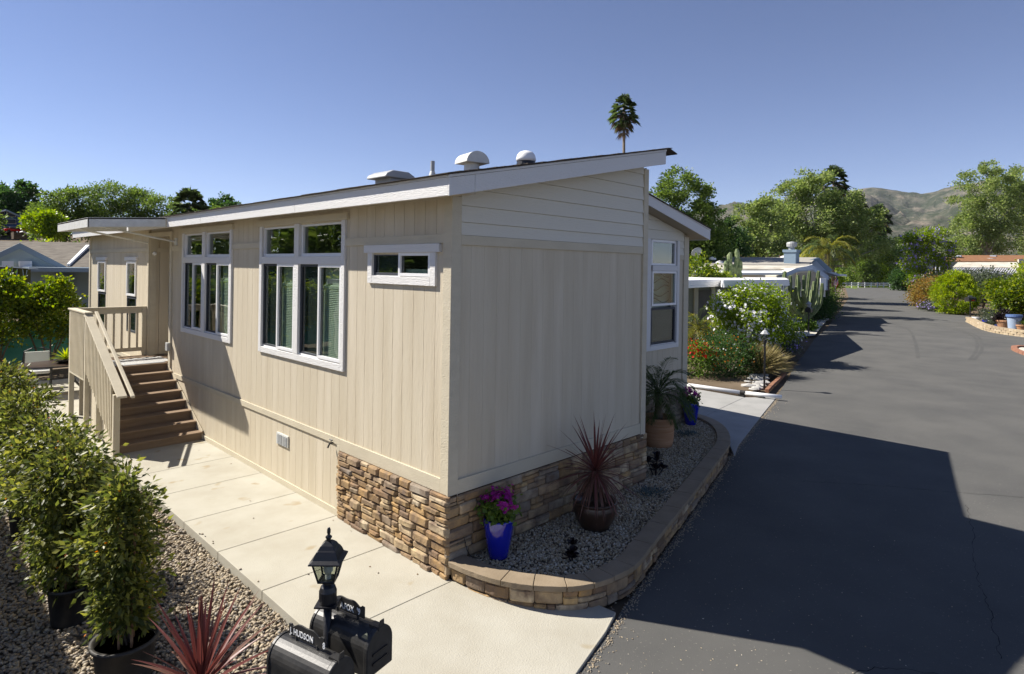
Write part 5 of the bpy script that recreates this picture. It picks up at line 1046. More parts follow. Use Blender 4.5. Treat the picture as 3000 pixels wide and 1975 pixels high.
quadA(MB(), [(2318, 777, 33), (2392, 755, 33), (2392, 762, 33), (2340, 782, 33)], (.1, -.15, 0)).build('bargeboard', M['steelblue'], gh2); quadA(MB(), [(2392, 755, 33), (2432, 792, 33), (2425, 798, 33), (2391, 764, 33)], (.1, -.15, 0)).build('bargeboard', M['steelblue'], gh2)
quadA(MB(), [(2428, 793, 33), (2461, 804, 33), (2459, 809, 33), (2426, 799, 33)], (1.5, 2, 0)).build('eave', M['lightblue'], gh2)
c = A(2319, 752, 32); cm = MB().box(c[0]-.35, c[0]+.35, c[1]-.40, c[1]+.40, 3.0, c[2]+.44).build('chimney', M['steelblue'], gh2); MB().box(c[0]-.41, c[0]+.41, c[1]-.47, c[1]+.47, c[2]+.30, c[2]+.48).build('cap', M['steelblue'], cm); MB().lathe([(.2, 0), (.2, .16), (.33, .22), (.35, .42), (.31, .52), (.0, .58)], (c[0], c[1], c[2]+.48), 16).build('flue', M['grey_metal'], cm)
for px, py, D_, s, mm in ((2087, 762, 34, .22, 'white_paint'), (2101, 758, 36, .2, 'grey_metal'), (2108, 774, 33.2, .24, 'offwhite'), (2296, 759, 35, .22, 'white_paint')):
    p = A(px, py, D_); s *= KD; MB().lathe([(s*.9, 0), (s, .08), (s*.7, .2), (0, .27)], tuple(p), 14).build('roof_vent', M[mm], gh2)
# cream flat roofs in front of it
fr_ = thing('cream_porch_roof', 'weathered cream flat porch roofs stepping down below the grey shingles', 'roof')
quadA(MB(), [(2012, 776, 32.5), (2375, 778, 30.8), (2340, 790, 29.5), (2012, 789, 29.5)], (0, 0, -.1)).build('panel', M['creamroof'], fr_)
quadA(MB(), [(2030, 793, 29), (2300, 793, 29), (2290, 799.5, 28), (2030, 799.5, 28)], (0, 0, -.12)).build('panel', M['white_paint'], fr_)
quadA(MB(), [(2030, 787, 29.6), (2330, 788, 29.6), (2330, 792.5, 29.7), (2030, 792.5, 29.7)], (0, .1, 0)).build('gutter', M['creamroof'], fr_)
quadA(MB(), [(2050, 799.5, 28.3), (2300, 799.5, 28.3), (2300, 806, 28.3), (2050, 806, 28.3)], (0, .1, 0)).build('gutter', M['creamroof'], fr_)
# brown roof far behind
br = thing('brown_roof_house', 'distant home with rust brown shingle roof and white gable edge', 'house')
quadA(MB(), [(2133, 735, 46), (2300, 751, 50), (2300, 765, 46), (2190, 765, 43)], (0, 0, .1)).build('roof', M['roofbrown'], br)
quadA(MB(), [(2133, 737, 45.8), (2190, 757, 45.8), (2190, 775, 45.8), (2075, 775, 45.8), (2075, 757, 45.8)], (2, 3, 0)).build('wall', M['bark'], br)
quadA(MB(), [(2133, 735, 45.5), (2190, 757, 45.5), (2180, 757, 45.5), (2133, 740, 45.5)], (.1, -.15, 0)).build('bargeboard', M['white_paint'], br); quadA(MB(), [(2133, 735, 45.5), (2076, 757, 45.5), (2086, 757, 45.5), (2133, 740, 45.5)], (.1, -.15, 0)).build('bargeboard', M['white_paint'], br)
for px, py in ((2211, 748), (2278, 752)): p = A(px, py, 46.5); MB().lathe([(.2, 0), (.16, .2), (0, .28)], tuple(p), 12).build('roof_vent', M['offwhite'], br)
# white-blue porch gable in front
pg = thing('porch_gable', 'pale blue-white clapboard porch gable behind the tall cactus', 'porch')
for k in range(3):
    o_ = k*5.0; z_ = 28.5-.05*k
    quadA(MB(), [(2274, 811+o_*.6, z_), (2335, 785+o_*.6, z_), (2380, 777+o_, z_), (2380, 781.5+o_, z_), (2335, 790+o_*.6, z_), (2280, 813+o_*.6, z_)], (.05, -.06, 0)).build('bargeboard', M['lightblue'], pg)
    quadA(MB(), [(2380, 777+o_, z_), (2424, 808+o_*.8, z_), (2424, 812.5+o_*.8, z_), (2380, 781.5+o_, z_)], (.05, -.06, 0)).build('bargeboard', M['lightblue'], pg)
quadA(MB(), [(2300, 808, 28.6), (2380, 787, 28.6), (2418, 815, 28.6), (2418, 870, 28.6), (2300, 870, 28.6)], (.5, 3, 0)).build('wall', M['lap'], pg)
quadA(MB(), [(2335, 800, 28.4), (2385, 797, 28.4), (2405, 812, 28.4), (2405, 835, 28.4), (2335, 835, 28.4)], (0, .05, 0)).build('panel', M['soffit'], pg)
quadA(MB(), [(2404, 815, 28.2), (2421, 815, 28.2), (2421, 850, 28.2), (2404, 850, 28.2)], (.2, .2, 0)).build('post', M['white_paint'], pg)
quadA(MB(), [(2274, 811, 28.5), (2380, 777, 28.5), (2380, 775, 33), (2300, 800, 33)], (0, 0, .05)).build('roof', M['white_paint'], pg)
A = A0
quadA(MB(), [(2430, 800, 60), (2481, 804, 60), (2481, 810, 60), (2430, 806, 60)], (2, 6, 0)).build('white_flat_roof', M['white_paint'], None, label='white flat carport roof far behind the house with the flag', cat='carport')
for q in ([(38, 11.6), (42.6, 11.0), (44.5, 15), (39, 16)], [(49, 13.6), (52, 13.2), (53, 18), (50, 18)], [(58, 16.4), (64, 15.7), (66, 20), (60, 21)]):  # porch roofs added to cast pointed eave shadows across the road
    m = MB(); m.prism([(x, y, 3.02) for x, y in q], (0, 0, -.16)); o = m.build('porch_roof', M['white_paint'], None, label='white porch roof added for its street shadow, %s' % {38: 'right behind the tall cactus', 49: 'second past the tall cactus', 58: 'third past the tall cactus, near the flag'}[q[0][0]], cat='porch roof')
    for x, y in q[2:]: MB().box(x-.5, x-.4, y-.4, y-.3, -.1, 2.86).build('post', M['white_paint'], o)
# satellite dish
p = A(2043, 741, 34); sd = thing('satellite_dish', 'grey oval satellite dish above the round green shrub', 'satellite dish', tuple(p)); sd.scale = (1.25, 1.25, 1.25)
o = MB().lathe([(.0, -.03), (.16, -.01), (.30, .05), (.31, .06), (.16, .01), (0, -.015)], n=22).build('dish', M['grey_metal'], sd, smooth=True); o.rotation_euler = (math.radians(-62), 0, math.radians(-15)); o.scale = (1, .75, 1)
MB().tube([(0, 0, 0), (.0, -.25, -.05), (-.15, -.42, .08)], .015, 5).build('arm', M['black_metal'], sd); MB().tube([(0, 0, 0), (0, .05, -.9)], .03, 6).build('mast', M['grey_metal'], sd)
print('part4')
# ------------------------------------------------------------------ neighbours' front gardens, left of the road
bed = sheet('planting_bed', [(13.2, 2.25), (17, 3.0), (19.0, 3.5), (24.5, 5.0), (30.0, 6.8), (30, 14), (12.7, 10), (12.2, 5)], -.07, M['dirt'])
sheet('planting_bed', [(30.0, 6.6), (37.2, 8.0), (43, 9.6), (54, 12.4), (91, 22.2), (88, 32), (30, 16)], -.07, M['dirt'])
def B(px, py, z=-.07): p = G(px, py, z); return (p[0], p[1], z)
bush('round_green_shrub', 'round glossy green shrub at the left end of the white carport roof', 'shrub', (*A(2030, 790, 32)[:2], -.1), 1.2, 4.0, 6000, .13, 'lf_hedge', lobes=[(0, 0, 3.2, 1.15, 1.15, .95), (1.1, -.9, 2.85, 1.0, .9, .6), (0, 0, 1.6, .7, .7, 1.5)], clumps=30)
bush('potato_bush', 'large rounded bush covered in white and lilac flowers', 'shrub', (18.9, 4.85, -.1), 1.9, 3.05, 19000, .085, 'lf_lime', lobes=[(0, 0, 1.3, 1.6, 1.2, 1.3), (.3, -.1, 2.3, 1.15, 1.0, .75), (-.7, .3, 2.05, 1.1, .9, .7), (1.3, -.3, 1.3, 1.1, .9, 1.1)], flw=[('fl_white', 1500, .062, .15)], clumps=40, sig=.16)
t = bush('red_geranium', 'bright red flowering geranium beside the corner of the home', 'flowering shrub', (14.25, 4.75, -.1), .75, 1.2, 2800, .07, 'lf_geran', flw=[('fl_red', 330, .04, .6)])
bush('lantana', 'dark lantana bush dotted with orange and yellow flowers', 'flowering shrub', (15.3, 4.0, -.1), 1.25, 1.4, 10000, .06, 'lf_dark', lobes=[(0, 0, .70, 1.25, .95, .70), (.5, .5, .62, .9, .8, .66), (.7, -.35, .55, .6, .6, .55)], flw=[('fl_orange', 260, .03, .25), ('fl_white', 60, .022, .6)], clumps=40)
bush('grey_lavender', 'grey-green lavender mound with purple flowers along the road edge', 'shrub', (21.2, 4.75, -.1), 1.1, 1.3, 5200, .07, 'lf_lav', lobes=[(0, 0, .6, 1.3, .9, .6), (1.4, .3, .55, 1.0, .7, .55)], flw=[('fl_purple', 380, .045, .2)])
bush('dark_shrub', 'dark green shrub bordering the road beyond the tall cactus', 'shrub', (42.6, 10.3, -.1), 1.7, 2.6, 8000, .12, 'lf_dark', group='dark shrubs beyond the cactus', lobes=[(0, 0, 1.1, 1.9, 1.5, 1.2), (2.5, .8, 1.0, 1.6, 1.3, 1.1)])
bush('dark_shrub', 'feathery darker shrub nearer the flag', 'shrub', (52.5, 13.3, -.1), 1.9, 2.9, 7000, .14, 'lf_mid', group='dark shrubs beyond the cactus', lobes=[(0, 0, 1.3, 2.0, 1.6, 1.3), (3, .8, 1.1, 2.0, 1.5, 1.1)])
bush('upright_hedge', 'upright yellow-green hedge shrub left of the white rail fence', 'shrub', (89, 24.5, -.1), 2.6, 5.2, 9000, .26, 'lf_lime', lobes=[(0, 0, 2.2, 2.6, 2.4, 2.3), (-3, -.2, 2.9, 2.2, 2.0, 2.3), (2.2, .4, 1.7, 2.0, 1.8, 1.8)], clumps=30)
# feather palm next door
pp = thing('yellow_palm', 'low yellow-green palm with drooping fronds beside the white flowered bush', 'palm', (17.9, 6.4, -.1))
MB().tube([(0, 0, 0), (0, 0, 1.1)], [.16, .13], 9).build('trunk', M['palm_bark'], pp)
for k in range(26):
    f = k/26; a = MB(); b = MB(); frond(a, b, (0, 0, 1.1), k*2.4, 1.4-1.35*f, 1.35*random.uniform(.9, 1.1), 1.7, .36, 30, .010, .35, rr=.012); o = MB().add(a.v, a.f); o.add(b.v, b.f); o.build('frond', M['lf_goldpalm' if f > .45 or k % 2 else 'lf_palm'], pp)
# ornamental grass
og = thing('ornamental_grass', 'fountain of dry blond grass beside the black lamp post', 'grass clump', (16.3, 3.25, -.1))
n = 900; az = rng.uniform(0, 6.283, n); el = rng.uniform(.35, 1.45, n); D_ = np.stack([np.cos(az)*np.cos(el), np.sin(az)*np.cos(el), np.sin(el)], 1); P0 = rng.normal(size=(n, 3))*.07*np.array([1, 1, 0])
V1, T1 = leafgeo(P0, D_, .85, .008, fold=.1); fastmesh('blades', V1, T1, M['lf_grass'], og, kind='stuff')
P1 = P0+D_*.55; D2_ = D_*.6+np.array([.1, -.1, -.25]); V1, T1 = leafgeo(P1, D2_, .55, .009, fold=.1); fastmesh('seed_heads', V1, T1, M['lf_grass'], og, kind='stuff')
# small lamp post
l2 = thing('garden_lamp', 'small black lamp post with grey hexagonal lantern in the neighbour bed', 'lamp post', B(2239, 1137))
MB().tube([(0, 0, 0), (0, 0, 1.35)], .028, 10).build('post', M['black_paint'], l2); MB().lathe([(.05, 1.33), (.05, 1.42), (.03, 1.44)], n=12).build('collar', M['black_paint'], l2)
lh = MB().lathe([(.06, 1.45), (.065, 1.46)], n=6).build('lantern', M['black_paint'], l2)
MB().lathe([(.055, 1.465), (.095, 1.60)], n=6).build('pane', M['lampglass'], lh); MB().lathe([(.135, 1.60), (.135, 1.61), (.10, 1.65), (.07, 1.69), (.03, 1.72), (.012, 1.73), (.016, 1.76), (0, 1.78)], n=6).build('roof', M['grey_metal'], lh)
for k in range(6): a = k*math.pi/3; MB().tube([(.058*math.cos(a), .058*math.sin(a), 1.465), (.098*math.cos(a), .098*math.sin(a), 1.60)], .006, 4).build('bar', M['black_paint'], lh)
# white rail on the drive edge, timber kerb, stones
wr = thing('white_rail', 'low white tube rail lying along the far edge of the driveway', 'rail')
a, b, c = np.array([12.15, 4.6, .02]), np.array([12.32, 2.18, .02]), np.array([12.66, 1.22, .0])
MB().tube([a, b], .055, 12).build('tube', M['white_paint'], wr, smooth=True); MB().tube([b+np.array([.01, -.05, 0]), c], .055, 12).build('tube', M['white_paint'], wr, smooth=True); MB().tube([b+np.array([0, .04, 0]), b+np.array([.02, -.09, 0])], .065, 12).build('coupling', M['black_metal'], wr)
for q in (a*.6+b*.4, b, c*.5+b*.5): MB().box(q[0]-.05, q[0]+.05, q[1]-.08, q[1]+.08, -.1, -.03).build('foot', M['black_metal'], wr)
tk = thing('timber_kerb', 'reddish weathered timber kerb edging the neighbour bed', 'kerb'); M['redwood'] = mat('redwood', (.22, .10, .06), .9, .1, var=(.30, .17, .11), scale=6)
tp_ = [(13.45, 1.88), (14.6, 2.16), (15.8, 2.42), (16.9, 2.68)]
for p, q in zip(tp_, tp_[1:]): MB().prism([(p[0], p[1], -.09), (q[0], q[1], -.09), (q[0]-.02, q[1]+.11, -.09), (p[0]-.02, p[1]+.11, -.09)], (0, 0, .10)).build('beam', M['redwood'], tk, bevel=.01)
def rock(x, y, s, z=-.07, m='concrete', parent=None, nm='stone'):
    v, f = icos(); v = v*(1+rng.uniform(-.15, .15, (12, 1)))*np.array([s, s*.7, s*.3]); a = random.uniform(0, 3); R = np.array([[math.cos(a), -math.sin(a), 0], [math.sin(a), math.cos(a), 0], [0, 0, 1]]); v = v@R.T+np.array([x, y, z+s*.12]); return MB().add(v, [tuple(t) for t in f]).build(nm, M[m], parent)
M['palestone'] = mat('palestone', (.48, .47, .44), .9, .1, var=(.34, .33, .31), scale=5, bump=.6)
sb = thing('stone_edging', 'pale flat edging stones between the timber kerb and the lantana', 'stone edging')
for k in range(34): f = k/34; x = 13.5+5.2*f+random.uniform(-.15, .15); rock(x, 2.15+.27*(x-13.5)+random.uniform(.0, .55), random.uniform(.12, .25), m='palestone', parent=sb)
se = thing('stone_edging', 'pale stone edging curving round the cactus bed', 'stone edging')
for k in range(30): f = k/29; p = np.array([29.6, 6.75])*(1-f)+np.array([44.5, 10.1])*f; p += np.array([0, -.55*math.sin(math.pi*f)*0]); rock(p[0], p[1], random.uniform(.3, .42), m='palestone', parent=se)
sheet('cactus_bed', [(29.3, 6.9), (31.2, 6.45), (37.5, 8.1), (44, 9.8), (43, 12), (31, 11)], -.03, M['creamroof'])
# tall candelabra cactus
tc_ = thing('tall_cactus', 'tall many-armed candelabra cactus in the roadside stone bed', 'cactus', (*A(2353, 950, 36)[:2], -.1)); S3 = 36/FPX
for k, (x0, y0, x1, y1, bend) in enumerate([(2355, 955, 2316, 808, -18), (2350, 950, 2300, 795, -30), (2352, 900, 2337, 806, -6), (2358, 900, 2356, 806, -2), (2356, 920, 2372, 794, 0), (2360, 930, 2398, 794, 8), (2356, 940, 2342, 826, -10), (2362, 930, 2385, 824, 4), (2365, 935, 2409, 830, 14), (2350, 930, 2322, 845, -12), (2358, 915, 2368, 838, 0), (2352, 935, 2305, 860, -16), (2360, 925, 2352, 850, 3), (2355, 930, 2378, 850, 6), (2352, 900, 2332, 840, -8), (2364, 915, 2394, 862, 10), (2348, 935, 2326, 885, -6), (2358, 940, 2362, 868, 0)]):
    dd = 36+random.uniform(-1.1, 1.1); p0 = A(x0, y0, 36)-np.array(tc_.location); p2 = A(x1, y1, dd)-np.array(tc_.location); pm = A((x0+x1)/2+bend, (y0*.62+y1*.38), (36+dd)/2)-np.array(tc_.location)
    q = curve2([p0, pm, p2], 6); m = MB(); NN = len(q); r0 = .075+random.uniform(0, .025)
    vs = []; ns = 16
    for i, p in enumerate(q):
        t_ = q[min(i+1, NN-1)]-q[max(i-1, 0)]; t_ /= np.linalg.norm(t_); a = np.cross(t_, [0, 1., 0]); a /= np.linalg.norm(a); b = np.cross(t_, a); rr = r0*(.8 if i == 0 else 1)*(1.0+.10*math.sin(i*2.1))*(.72 if i == NN-1 else 1)
        for s_ in range(ns): an = 2*math.pi*s_/ns; r_ = rr*(1.15 if s_ % 2 else .8); vs.append(p+r_*(math.cos(an)*a+math.sin(an)*b))
    fs = [(i*ns+s_, i*ns+(s_+1) % ns, (i+1)*ns+(s_+1) % ns, (i+1)*ns+s_) for i in range(NN-1) for s_ in range(ns)]+[tuple((NN-1)*ns+s_ for s_ in range(ns))]; m.add(vs, fs); m.build('arm', M['cactus'], tc_)
MB().tube([(0, 0, 0), (0, 0, 1.0)], [.2, .16], 12).build('trunk', M['cactus'], tc_)
kc = thing('knobbly_cactus', 'knobbly columnar cacti rising behind the white carport roof', 'cactus', (*A(2150, 800, 33)[:2], -.1))
for px, pt in ((2126, 764), (2139, 740), (2158, 729), (2167, 758), (2150, 775)):
    p1 = A(px, pt, 33)-np.array(kc.location); m = MB(); pts_ = [np.array([p1[0], p1[1], z]) for z in np.linspace(0, p1[2], 26)]; m.tube([p+np.array([random.uniform(-.04, .04), random.uniform(-.04, .04), 0]) for p in pts_], [.14*random.uniform(.75, 1.15) for _ in pts_[:-1]]+[.06], 9); m.build('column', M['cactus'], kc)
bush('low_succulents', 'low grey-green succulents at the foot of the tall cactus', 'succulent', (33.5, 8.0, -.05), .8, .55, 1500, .12, 'lf_geran'); rock(36.2, 8.9, .6, m='palestone', nm='boulder').matrix_world; tag(bpy.data.objects['boulder'], 'grey boulder beside the tall cactus', 'boulder')
# street mailboxes
def smallbox(lab, loc, rz, m='black_metal', lamp=False, s=1.0, group='mailboxes along the street'):
    t = thing('street_mailbox', lab, 'mailbox', loc, rz, group); MB().tube([(0, 0, 0), (0, 0, 1.1*s)], .03*s, 6).build('post', M['black_paint'], t)
    mb = MB(); arch(mb, -.28*s, .28*s, .26*s, .13*s, 1.1*s); mb.build('body', M[m], t); mb = MB(); arch(mb, -.30*s, -.27*s, .26*s, .13*s, 1.1*s, .008); mb.build('door', M['black_paint'], t)
    MB().box(-.005, .005, -.15*s, .15*s, 1.36*s, 1.44*s).build('name_plate', M['grey_metal'], t)
    if lamp: MB().lathe([(.03, 1.4), (.03, 1.52), (.09, 1.56), (.12, 1.72), (.16, 1.73), (.05, 1.85), (0, 1.9)], n=8).build('lantern', M['grey_metal'], t)
    return t
smallbox('dark mailbox with lantern in front of the tall cactus', (32.0, 7.05, -.1), math.radians(100), lamp=True, s=1.15)
smallbox('dark mailbox by the road near the flag', (66.5, 16.6, -.1), math.radians(100), lamp=True, s=1.3)
smallbox('black mailbox with red flag beside the big round shrub', (53.5, 2.6, -.1), math.radians(60), s=1.35)
tg = bpy.data.objects['street_mailbox.002']; MB().box(-.20, -.185, -.15, .1, 1.55, 1.62).build('flag', M['fl_red'], tg)
smallbox('black mailbox at the far planter on the right of the street', (98, 13.6, -.1), math.radians(60), s=1.6)
# flag on the house
fl = thing('flag', 'striped red and white flag hanging from the house porch', 'flag', tuple(A(2448, 800, 62)))
M['navy'] = mat('navy', (.02, .03, .10), .8, .1)
MB().tube([(0, 0, -3.2), (.1, 0, .15)], .035, 6).build('pole', M['grey_metal'], fl)
u = np.array([-.60, -.1, -.95]); v = np.array([.25, -.05, -.75]); u = u/np.linalg.norm(u); v = v/np.linalg.norm(v)
for k in range(9):
    m = MB(); w0 = .14*k
    for s_ in range(6):
        def fp(a_, b_): return np.array([0, 0, 0.05])+u*a_+v*b_+np.array([.05, -.10, 0])*math.sin(a_*4+b_*2)
        l0 = .45 if k < 5 else 0
        a0, a1 = l0+(1.5-l0)*s_/6, l0+(1.5-l0)*(s_+1)/6; m.prism([fp(a0, w0), fp(a1, w0), fp(a1, w0+.14), fp(a0, w0+.14)], (.006, .006, 0))
    m.build('stripe', M['fl_red' if k % 2 == 0 else 'white_paint'], fl)
MB().prism([fp(0, 0), fp(.45, 0), fp(.45, .70), fp(0, .70)], (.006, .006, 0)).build('canton', M['navy'], fl)
# end of the street: lawn and white rail fence
M['lawn'] = mat('lawn', (.10, .16, .03), .9, .1, var=(.16, .19, .05), scale=.3)
sheet('lawn', [(150, 36), (170, 46), (215, 52), (215, 34), (197, 34), (166, 41)], -.08, M['lawn'])
rf = thing('rail_fence', 'white two-rail ranch fence across the end of the street', 'fence')
f0, f1 = np.array([161, 43.5]), np.array([193, 34.0])
for k in range(13): p = f0+(f1-f0)*k/12; MB().box(p[0]-.09, p[0]+.09, p[1]-.09, p[1]+.09, -.15, 1.25).build('post', M['white_paint'], rf)
for z in (.45, .95): MB().prism([(f0[0], f0[1], z), (f1[0], f1[1], z), (f1[0], f1[1], z+.17), (f0[0], f0[1], z+.17)], (.05, .1, 0)).build('rail', M['white_paint'], rf)
# ------------------------------------------------------------------ right of the road
sheet('planting_bed', [(62, 4.4), (66.5, 6.7), (84, 9.6), (119, 17.6), (143, 23.6), (150, 10), (70, -10), (60, 3)], -.07, M['dirt'])
sheet('planting_bed', [(52.4, 2.5), (46.6, 1.1), (43.8, .3), (42, -.7), (41, -1.8), (40.5, -8), (56, -10), (58, 1.5)], .0, M['dirt'])
bw = thing('block_planter_wall', 'curved low wall of tan split-face blocks at the right edge', 'retaining wall')
M['block'] = mat('block', (.40, .32, .22), .9, .1, objrand=[(.36, .28, .19), (.46, .38, .27), (.40, .32, .21), (.33, .26, .18)], bump=.8, bscale=20)
wc = curve2([(52.3, 2.65), (49.5, 1.95), (46.6, 1.25), (43.9, .42), (42.2, -.5), (41.0, -1.7), (40.3, -3.2), (40, -5)], 10); wc = np.array(wc); sg = np.r_[0, np.cumsum(np.linalg.norm(np.diff(wc, axis=0), axis=1))]
def wpt(s): return np.array([np.interp(s, sg, wc[:, 0]), np.interp(s, sg, wc[:, 1])])
for row in range(3):
    s = .05+(row % 2)*.2
    while s < sg[-1]-.5:
        p, q = wpt(s), wpt(s+.39); d = (q-p)/np.linalg.norm(q-p); nn = np.array([-d[1], d[0]]); o_ = random.uniform(-.02, .02); z0 = -.12+row*.135
        MB().prism([(*(p+nn*(-.02+o_)), z0), (*((p+q)/2+nn*(-.07+o_)), z0), (*(q+nn*(-.02+o_)), z0), (*(q+nn*.28), z0), (*(p+nn*.28), z0)], (0, 0, .128)).build('block', M['block'], bw); s += .41
bush('golden_conifer', 'bright yellow-green egg-shaped conifer on the right of the road', 'conifer', (62.5, 5.0, -.1), 1.75, 3.8, 15000, .16, 'lf_yellow', lobes=[(0, 0, 1.7, 1.75, 1.7, 1.75), (0, 0, 2.7, 1.25, 1.2, 1.15)], clumps=130, sig=.09, shell=.75, up=.9, lw=.3)
bush('camellia', 'big round leafy shrub on bare stems behind the block planter', 'shrub', (49.2, -1.0, .0), 2.6, 3.9, 17000, .15, 'lf_hedge', lobes=[(0, 0, 1.95, 2.7, 2.2, 1.25), (-1.2, .8, 2.2, 1.6, 1.4, 1.2), (1.5, -1.6, 2.6, 1.8, 1.6, 1.2)], clumps=44, sig=.15, shell=.5, stems=14)
bush('leafy_shrub', 'taller loose shrub with upright sprigs behind the round leafy shrub', 'shrub', (56, -2.0, -.1), 2.2, 5.0, 8000, .17, 'lf_yellow', lobes=[(0, 0, 3.7, 2.4, 2.0, 1.1), (0, 0, 2.2, 2.0, 2.0, 1.6), (1.6, -2.6, 3.2, 1.8, 1.8, 1.3)], clumps=30, sig=.2)
bush('leafy_shrub', 'green shrub at the right picture edge behind the blue bin', 'shrub', (47.5, -4.5, -.1), 2.2, 4.0, 8000, .15, 'lf_hedge', lobes=[(0, 0, 2.1, 2.2, 2.2, 1.7)])
bush('rust_shrub', 'rust brown and green feathery shrub left of the golden conifer', 'shrub', (70, 8.2, -.1), 2.0, 3.0, 8000, .17, 'lf_rust', group='rusty shrubs by the road', lobes=[(0, 0, 1.5, 1.9, 1.7, 1.4), (3.0, 0, 1.7, 2.2, 2, 1.5), (-1.4, -.2, .8, 1.2, 1.0, .8)])
bush('rust_shrub', 'olive feathery shrub in front of the white patio cover', 'shrub', (68, 3.5, -.1), 2.6, 4.0, 8000, .18, 'lf_lav', group='rusty shrubs by the road', lobes=[(0, 0, 2.6, 2.6, 2.2, 1.3), (3, 2, 2.4, 2.2, 2, 1.3)])
bush('lavender_mound', 'low pinkish lavender mound at the kerb below the golden conifer', 'shrub', (66.0, 7.0, -.1), 1.3, 1.0, 3500, .11, 'lf_lav', flw=[('fl_purple', 300, .07, .2)])
bush('low_green_mound', 'small bright green mound by the pale stone kerb', 'shrub', (82, 10.2, -.1), 1.4, .9, 1600, .16, 'lf_lime')
bush('round_dark_shrub', 'dark shrub at the right end of the rail fence', 'shrub', (150, 26.5, -.1), 3.2, 4.6, 5000, .4, 'lf_dark')
bush('pot_side_plants', 'mixed low garden plants beside the mailbox on the block planter', 'plants', (50.5, .8, 0), 1.3, 1.0, 2500, .10, 'lf_lav', lobes=[(0, 0, .5, 1.0, .8, .5), (-2.0, -.4, .4, .8, .7, .4)])
for px, x, y, L_ in ((0, 119, 17.7, 'far'), (1, 98, 13.2, 'near')):
    t = thing('pale_kerb_wall', 'low pale stone kerb of the %s planter on the right side' % L_, 'kerb')
    pp_ = [(143, 24), (131, 21), (119, 18)] if px == 0 else [(115, 17), (100, 13.6), (84, 10.1)]
    for p, q in zip(pp_, pp_[1:]): MB().prism([(p[0], p[1], -.1), (q[0], q[1], -.1), (q[0]+.2, q[1]-.5, -.1), (p[0]+.2, p[1]-.5, -.1)], (0, 0, .45)).build('kerb_stone', M['palestone'], t, bevel=.05)
# pots and bin on the block planter
M['binblue'] = mat('binblue', (.30, .38, .50), .5, .3, var=(.36, .44, .56), scale=3); M['lidblue'] = mat('lidblue', (.09, .15, .32), .5, .3)
def at_g(px, py, z): p = G(px, py, z); return (p[0], p[1], z)
b_ = thing('rubbish_bin', 'light blue rubbish bin with darker blue folded liner rim', 'bin', at_g(2971, 966, .05)); MB().lathe([(.30, 0), (.33, .4), (.38, .88)], n=22).build('body', M['binblue'], b_, smooth=False); MB().lathe([(.39, .74), (.43, .80), (.42, .93), (.40, .93)], n=22).build('rim', M['lidblue'], b_)
tpz = thing('terracotta_pot', 'wide terracotta pot of dark succulents left of the blue bin', 'flower pot', at_g(2941, 962, .05)); MB().lathe([(.28, 0), (.40, .42), (.43, .43), (.43, .52), (.38, .52)], n=20).build('pot', M['terracotta'], tpz); P, D, _ = sample([(0, 0, .75, .4, .4, .28)], 700, 10, .3); leaves('foliage', P, D, .16, .05, 'lf_black', tpz)
tp3 = thing('terracotta_pot', 'small orange terracotta pot at the right edge in front of the bin', 'flower pot', at_g(2993, 968, .05)); MB().lathe([(.20, 0), (.27, .25), (.30, .26), (.30, .34), (.26, .34)], n=20).build('pot', M['terracotta'], tp3); P, D, _ = sample([(0, 0, .42, .2, .2, .12)], 200, 6, .3); leaves('foliage', P, D, .12, .02, 'lf_geran', tp3)
bb_ = thing('blue_bowl', 'cobalt blue bowl on the block planter', 'flower pot', at_g(2891, 947, .03)); MB().lathe([(.15, 0), (.28, .12), (.26, .25), (.2, .25)], n=18).build('bowl', M['cobalt'], bb_)
dbp = thing('dark_bowl', 'small dark glazed pot left of the terracotta pot', 'flower pot', at_g(2923, 960, .03)); MB().lathe([(.10, 0), (.19, .1), (.16, .2), (.1, .2)], n=16).build('bowl', M['navy'], dbp)
wp_ = thing('white_pot', 'white ceramic pot at the foot of the mailbox post', 'flower pot', at_g(2857, 940, .0)); MB().lathe([(.16, 0), (.27, .12), (.24, .28), (.18, .28)], n=16).build('bowl', M['white_paint'], wp_)
# brick-edged white gravel bed, right edge
ge = thing('brick_edging', 'curved red brick edging round a white gravel corner at the right edge', 'edging')
bc = curve2([(33.2, -3.2), (34.3, -2.4), (34.2, -1.9), (33.3, -1.8), (31.8, -2.1), (29.5, -2.9)], 5)
M['brick'] = mat('brick', (.34, .17, .11), .9, .1, var=(.26, .13, .09), scale=5)
for p, q in zip(bc, bc[1:]):
    d = q-p; L__ = np.linalg.norm(d); nn = np.array([-d[1], d[0]])/L__*.11; p2 = p+d*.03; q2 = q-d*.03; MB().prism([(*(p2-nn), -.1), (*(q2-nn), -.1), (*(q2+nn), -.1), (*(p2+nn), -.1)], (0, 0, .11)).build('brick', M['brick'], ge)
sheet('white_gravel', [(33.2, -3.4), (34.2, -2.4), (34.0, -2.0), (33.3, -1.9), (31.8, -2.2), (29.5, -3.0), (29.5, -5), (33, -5)], -.06, M['creamroof'])
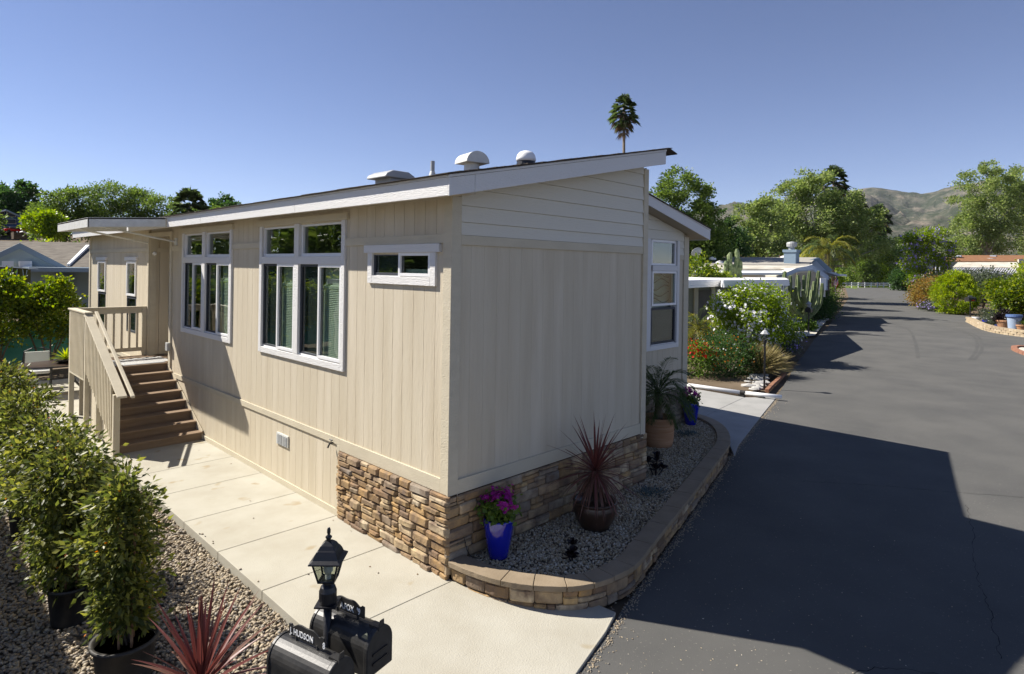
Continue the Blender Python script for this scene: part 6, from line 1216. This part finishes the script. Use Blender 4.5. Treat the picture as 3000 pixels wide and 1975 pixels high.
# right-hand house with brown roof and white patio cover
rh = thing('tan_roof_house', 'low home with tan brown shingle roof on the right of the street', 'house'); DR = 97
m = MB()
for k in range(8):
    f0, f1 = k/8, (k+1)/8; L0, L1, R0, R1 = A(2760, 767, DR), A(2778, 749, DR+5), A(3080, 767, DR-4), A(3080, 749, DR+1)
    m.prism([L0*(1-f0)+L1*f0, R0*(1-f0)+R1*f0, R0*(1-f1)+R1*f1, L0*(1-f1)+L1*f1], (0, 0, .07))
m.build('roof', M['roofbrown'], rh)
quadA(MB(), [(2690, 768, DR+.5), (3080, 768, DR-3), (3080, 870, DR-3), (2690, 870, DR+.5)], (4, .5, 0)).build('wall', M['drab'], rh)
quadA(MB(), [(2697, 790, DR), (2741, 790, DR), (2741, 850, DR), (2697, 850, DR)], (0, -.2, 0)).build('wall_panel', M['lap'], rh)
quadA(MB(), [(2740, 782, DR-.4), (2776, 782, DR-.4), (2776, 826, DR-.4), (2740, 826, DR-.4)], (0, .2, 0)).build('window', M['screen'], rh)
for px in (2740, 2752, 2765, 2776): quadA(MB(), [(px-1, 782, DR-.6), (px+1, 782, DR-.6), (px+1, 826, DR-.6), (px-1, 826, DR-.6)], (0, -.1, 0)).build('frame', M['white_paint'], rh)
quadA(MB(), [(2700, 795, DR-1), (2709, 795, DR-1), (2709, 850, DR-1), (2700, 850, DR-1)], (0, -.3, 0)).build('column', M['lap'], rh)
for px, py in ((2808, 751), (2910, 751)): p = A(px, py, DR+2.5); MB().box(p[0]-.5, p[0]+.5, p[1]-.4, p[1]+.4, p[2]-.1, p[2]+.15).build('roof_vent', M['lightblue'], rh)
p = A(2902, 759, DR+1); MB().lathe([(.8, 0), (.75, .12), (0, .15)], tuple(p), 14).build('skylight', M['grey_metal'], rh)
pc = thing('white_patio_cover', 'white aluminium patio cover with slatted front edge', 'patio cover')
quadA(MB(), [(2808, 767, DR-.2), (2990, 768, DR-3), (2985, 784, DR-7), (2790, 783, DR-5)], (0, 0, -.1)).build('panel', M['creamroof'], pc)
s0, s1, e0, e1 = A(2782, 796, DR-8), A(2975, 800, DR-10), A(2796, 785, DR-6), A(2985, 786, DR-8)
for k in range(27): f = k/26; p, q = s0*(1-f)+s1*f, e0*(1-f)+e1*f; MB().tube([p, q], .075, 4).build('slat', M['white_paint'], pc)
MB().prism([s0, s1, s1-np.array([0, 0, .22]), s0-np.array([0, 0, .22])], (0, -.1, 0)).build('beam', M['white_paint'], pc); MB().prism([e0, e1, e1-np.array([0, 0, .22]), e0-np.array([0, 0, .22])], (0, .1, 0)).build('beam', M['white_paint'], pc)
for f in (.02, .3, .65): p = s0*(1-f)+s1*f; MB().box(p[0]-.1, p[0]+.1, p[1]-.1, p[1]+.1, -.1, p[2]-.2).build('post', M['white_paint'], pc)
quadA(MB(), [(2985, 759, DR-9), (3080, 752, DR-9), (3080, 790, DR-9), (2985, 783, DR-9)], (4, .5, 0)).build('cream_roof_end', M['creamroof'], None, label='cream metal roof end cut off by the right picture edge', cat='roof')
hz = MB().box(-380, 5600, -2500, 5600, -6, 760).build('haze', M['glass'], None, kind='stuff'); hm = bpy.data.materials.new('haze_air'); hm.use_nodes = True; hn = hm.node_tree; hn.nodes.clear()
ho = hn.nodes.new('ShaderNodeOutputMaterial'); hv = hn.nodes.new('ShaderNodeVolumePrincipled'); hv.inputs['Density'].default_value = 3.2e-5; hv.inputs['Color'].default_value = (.85, .9, 1, 1); hn.links.new(hv.outputs[0], ho.inputs['Volume']); hz.data.materials[0] = hm
print('part5')
print('done')
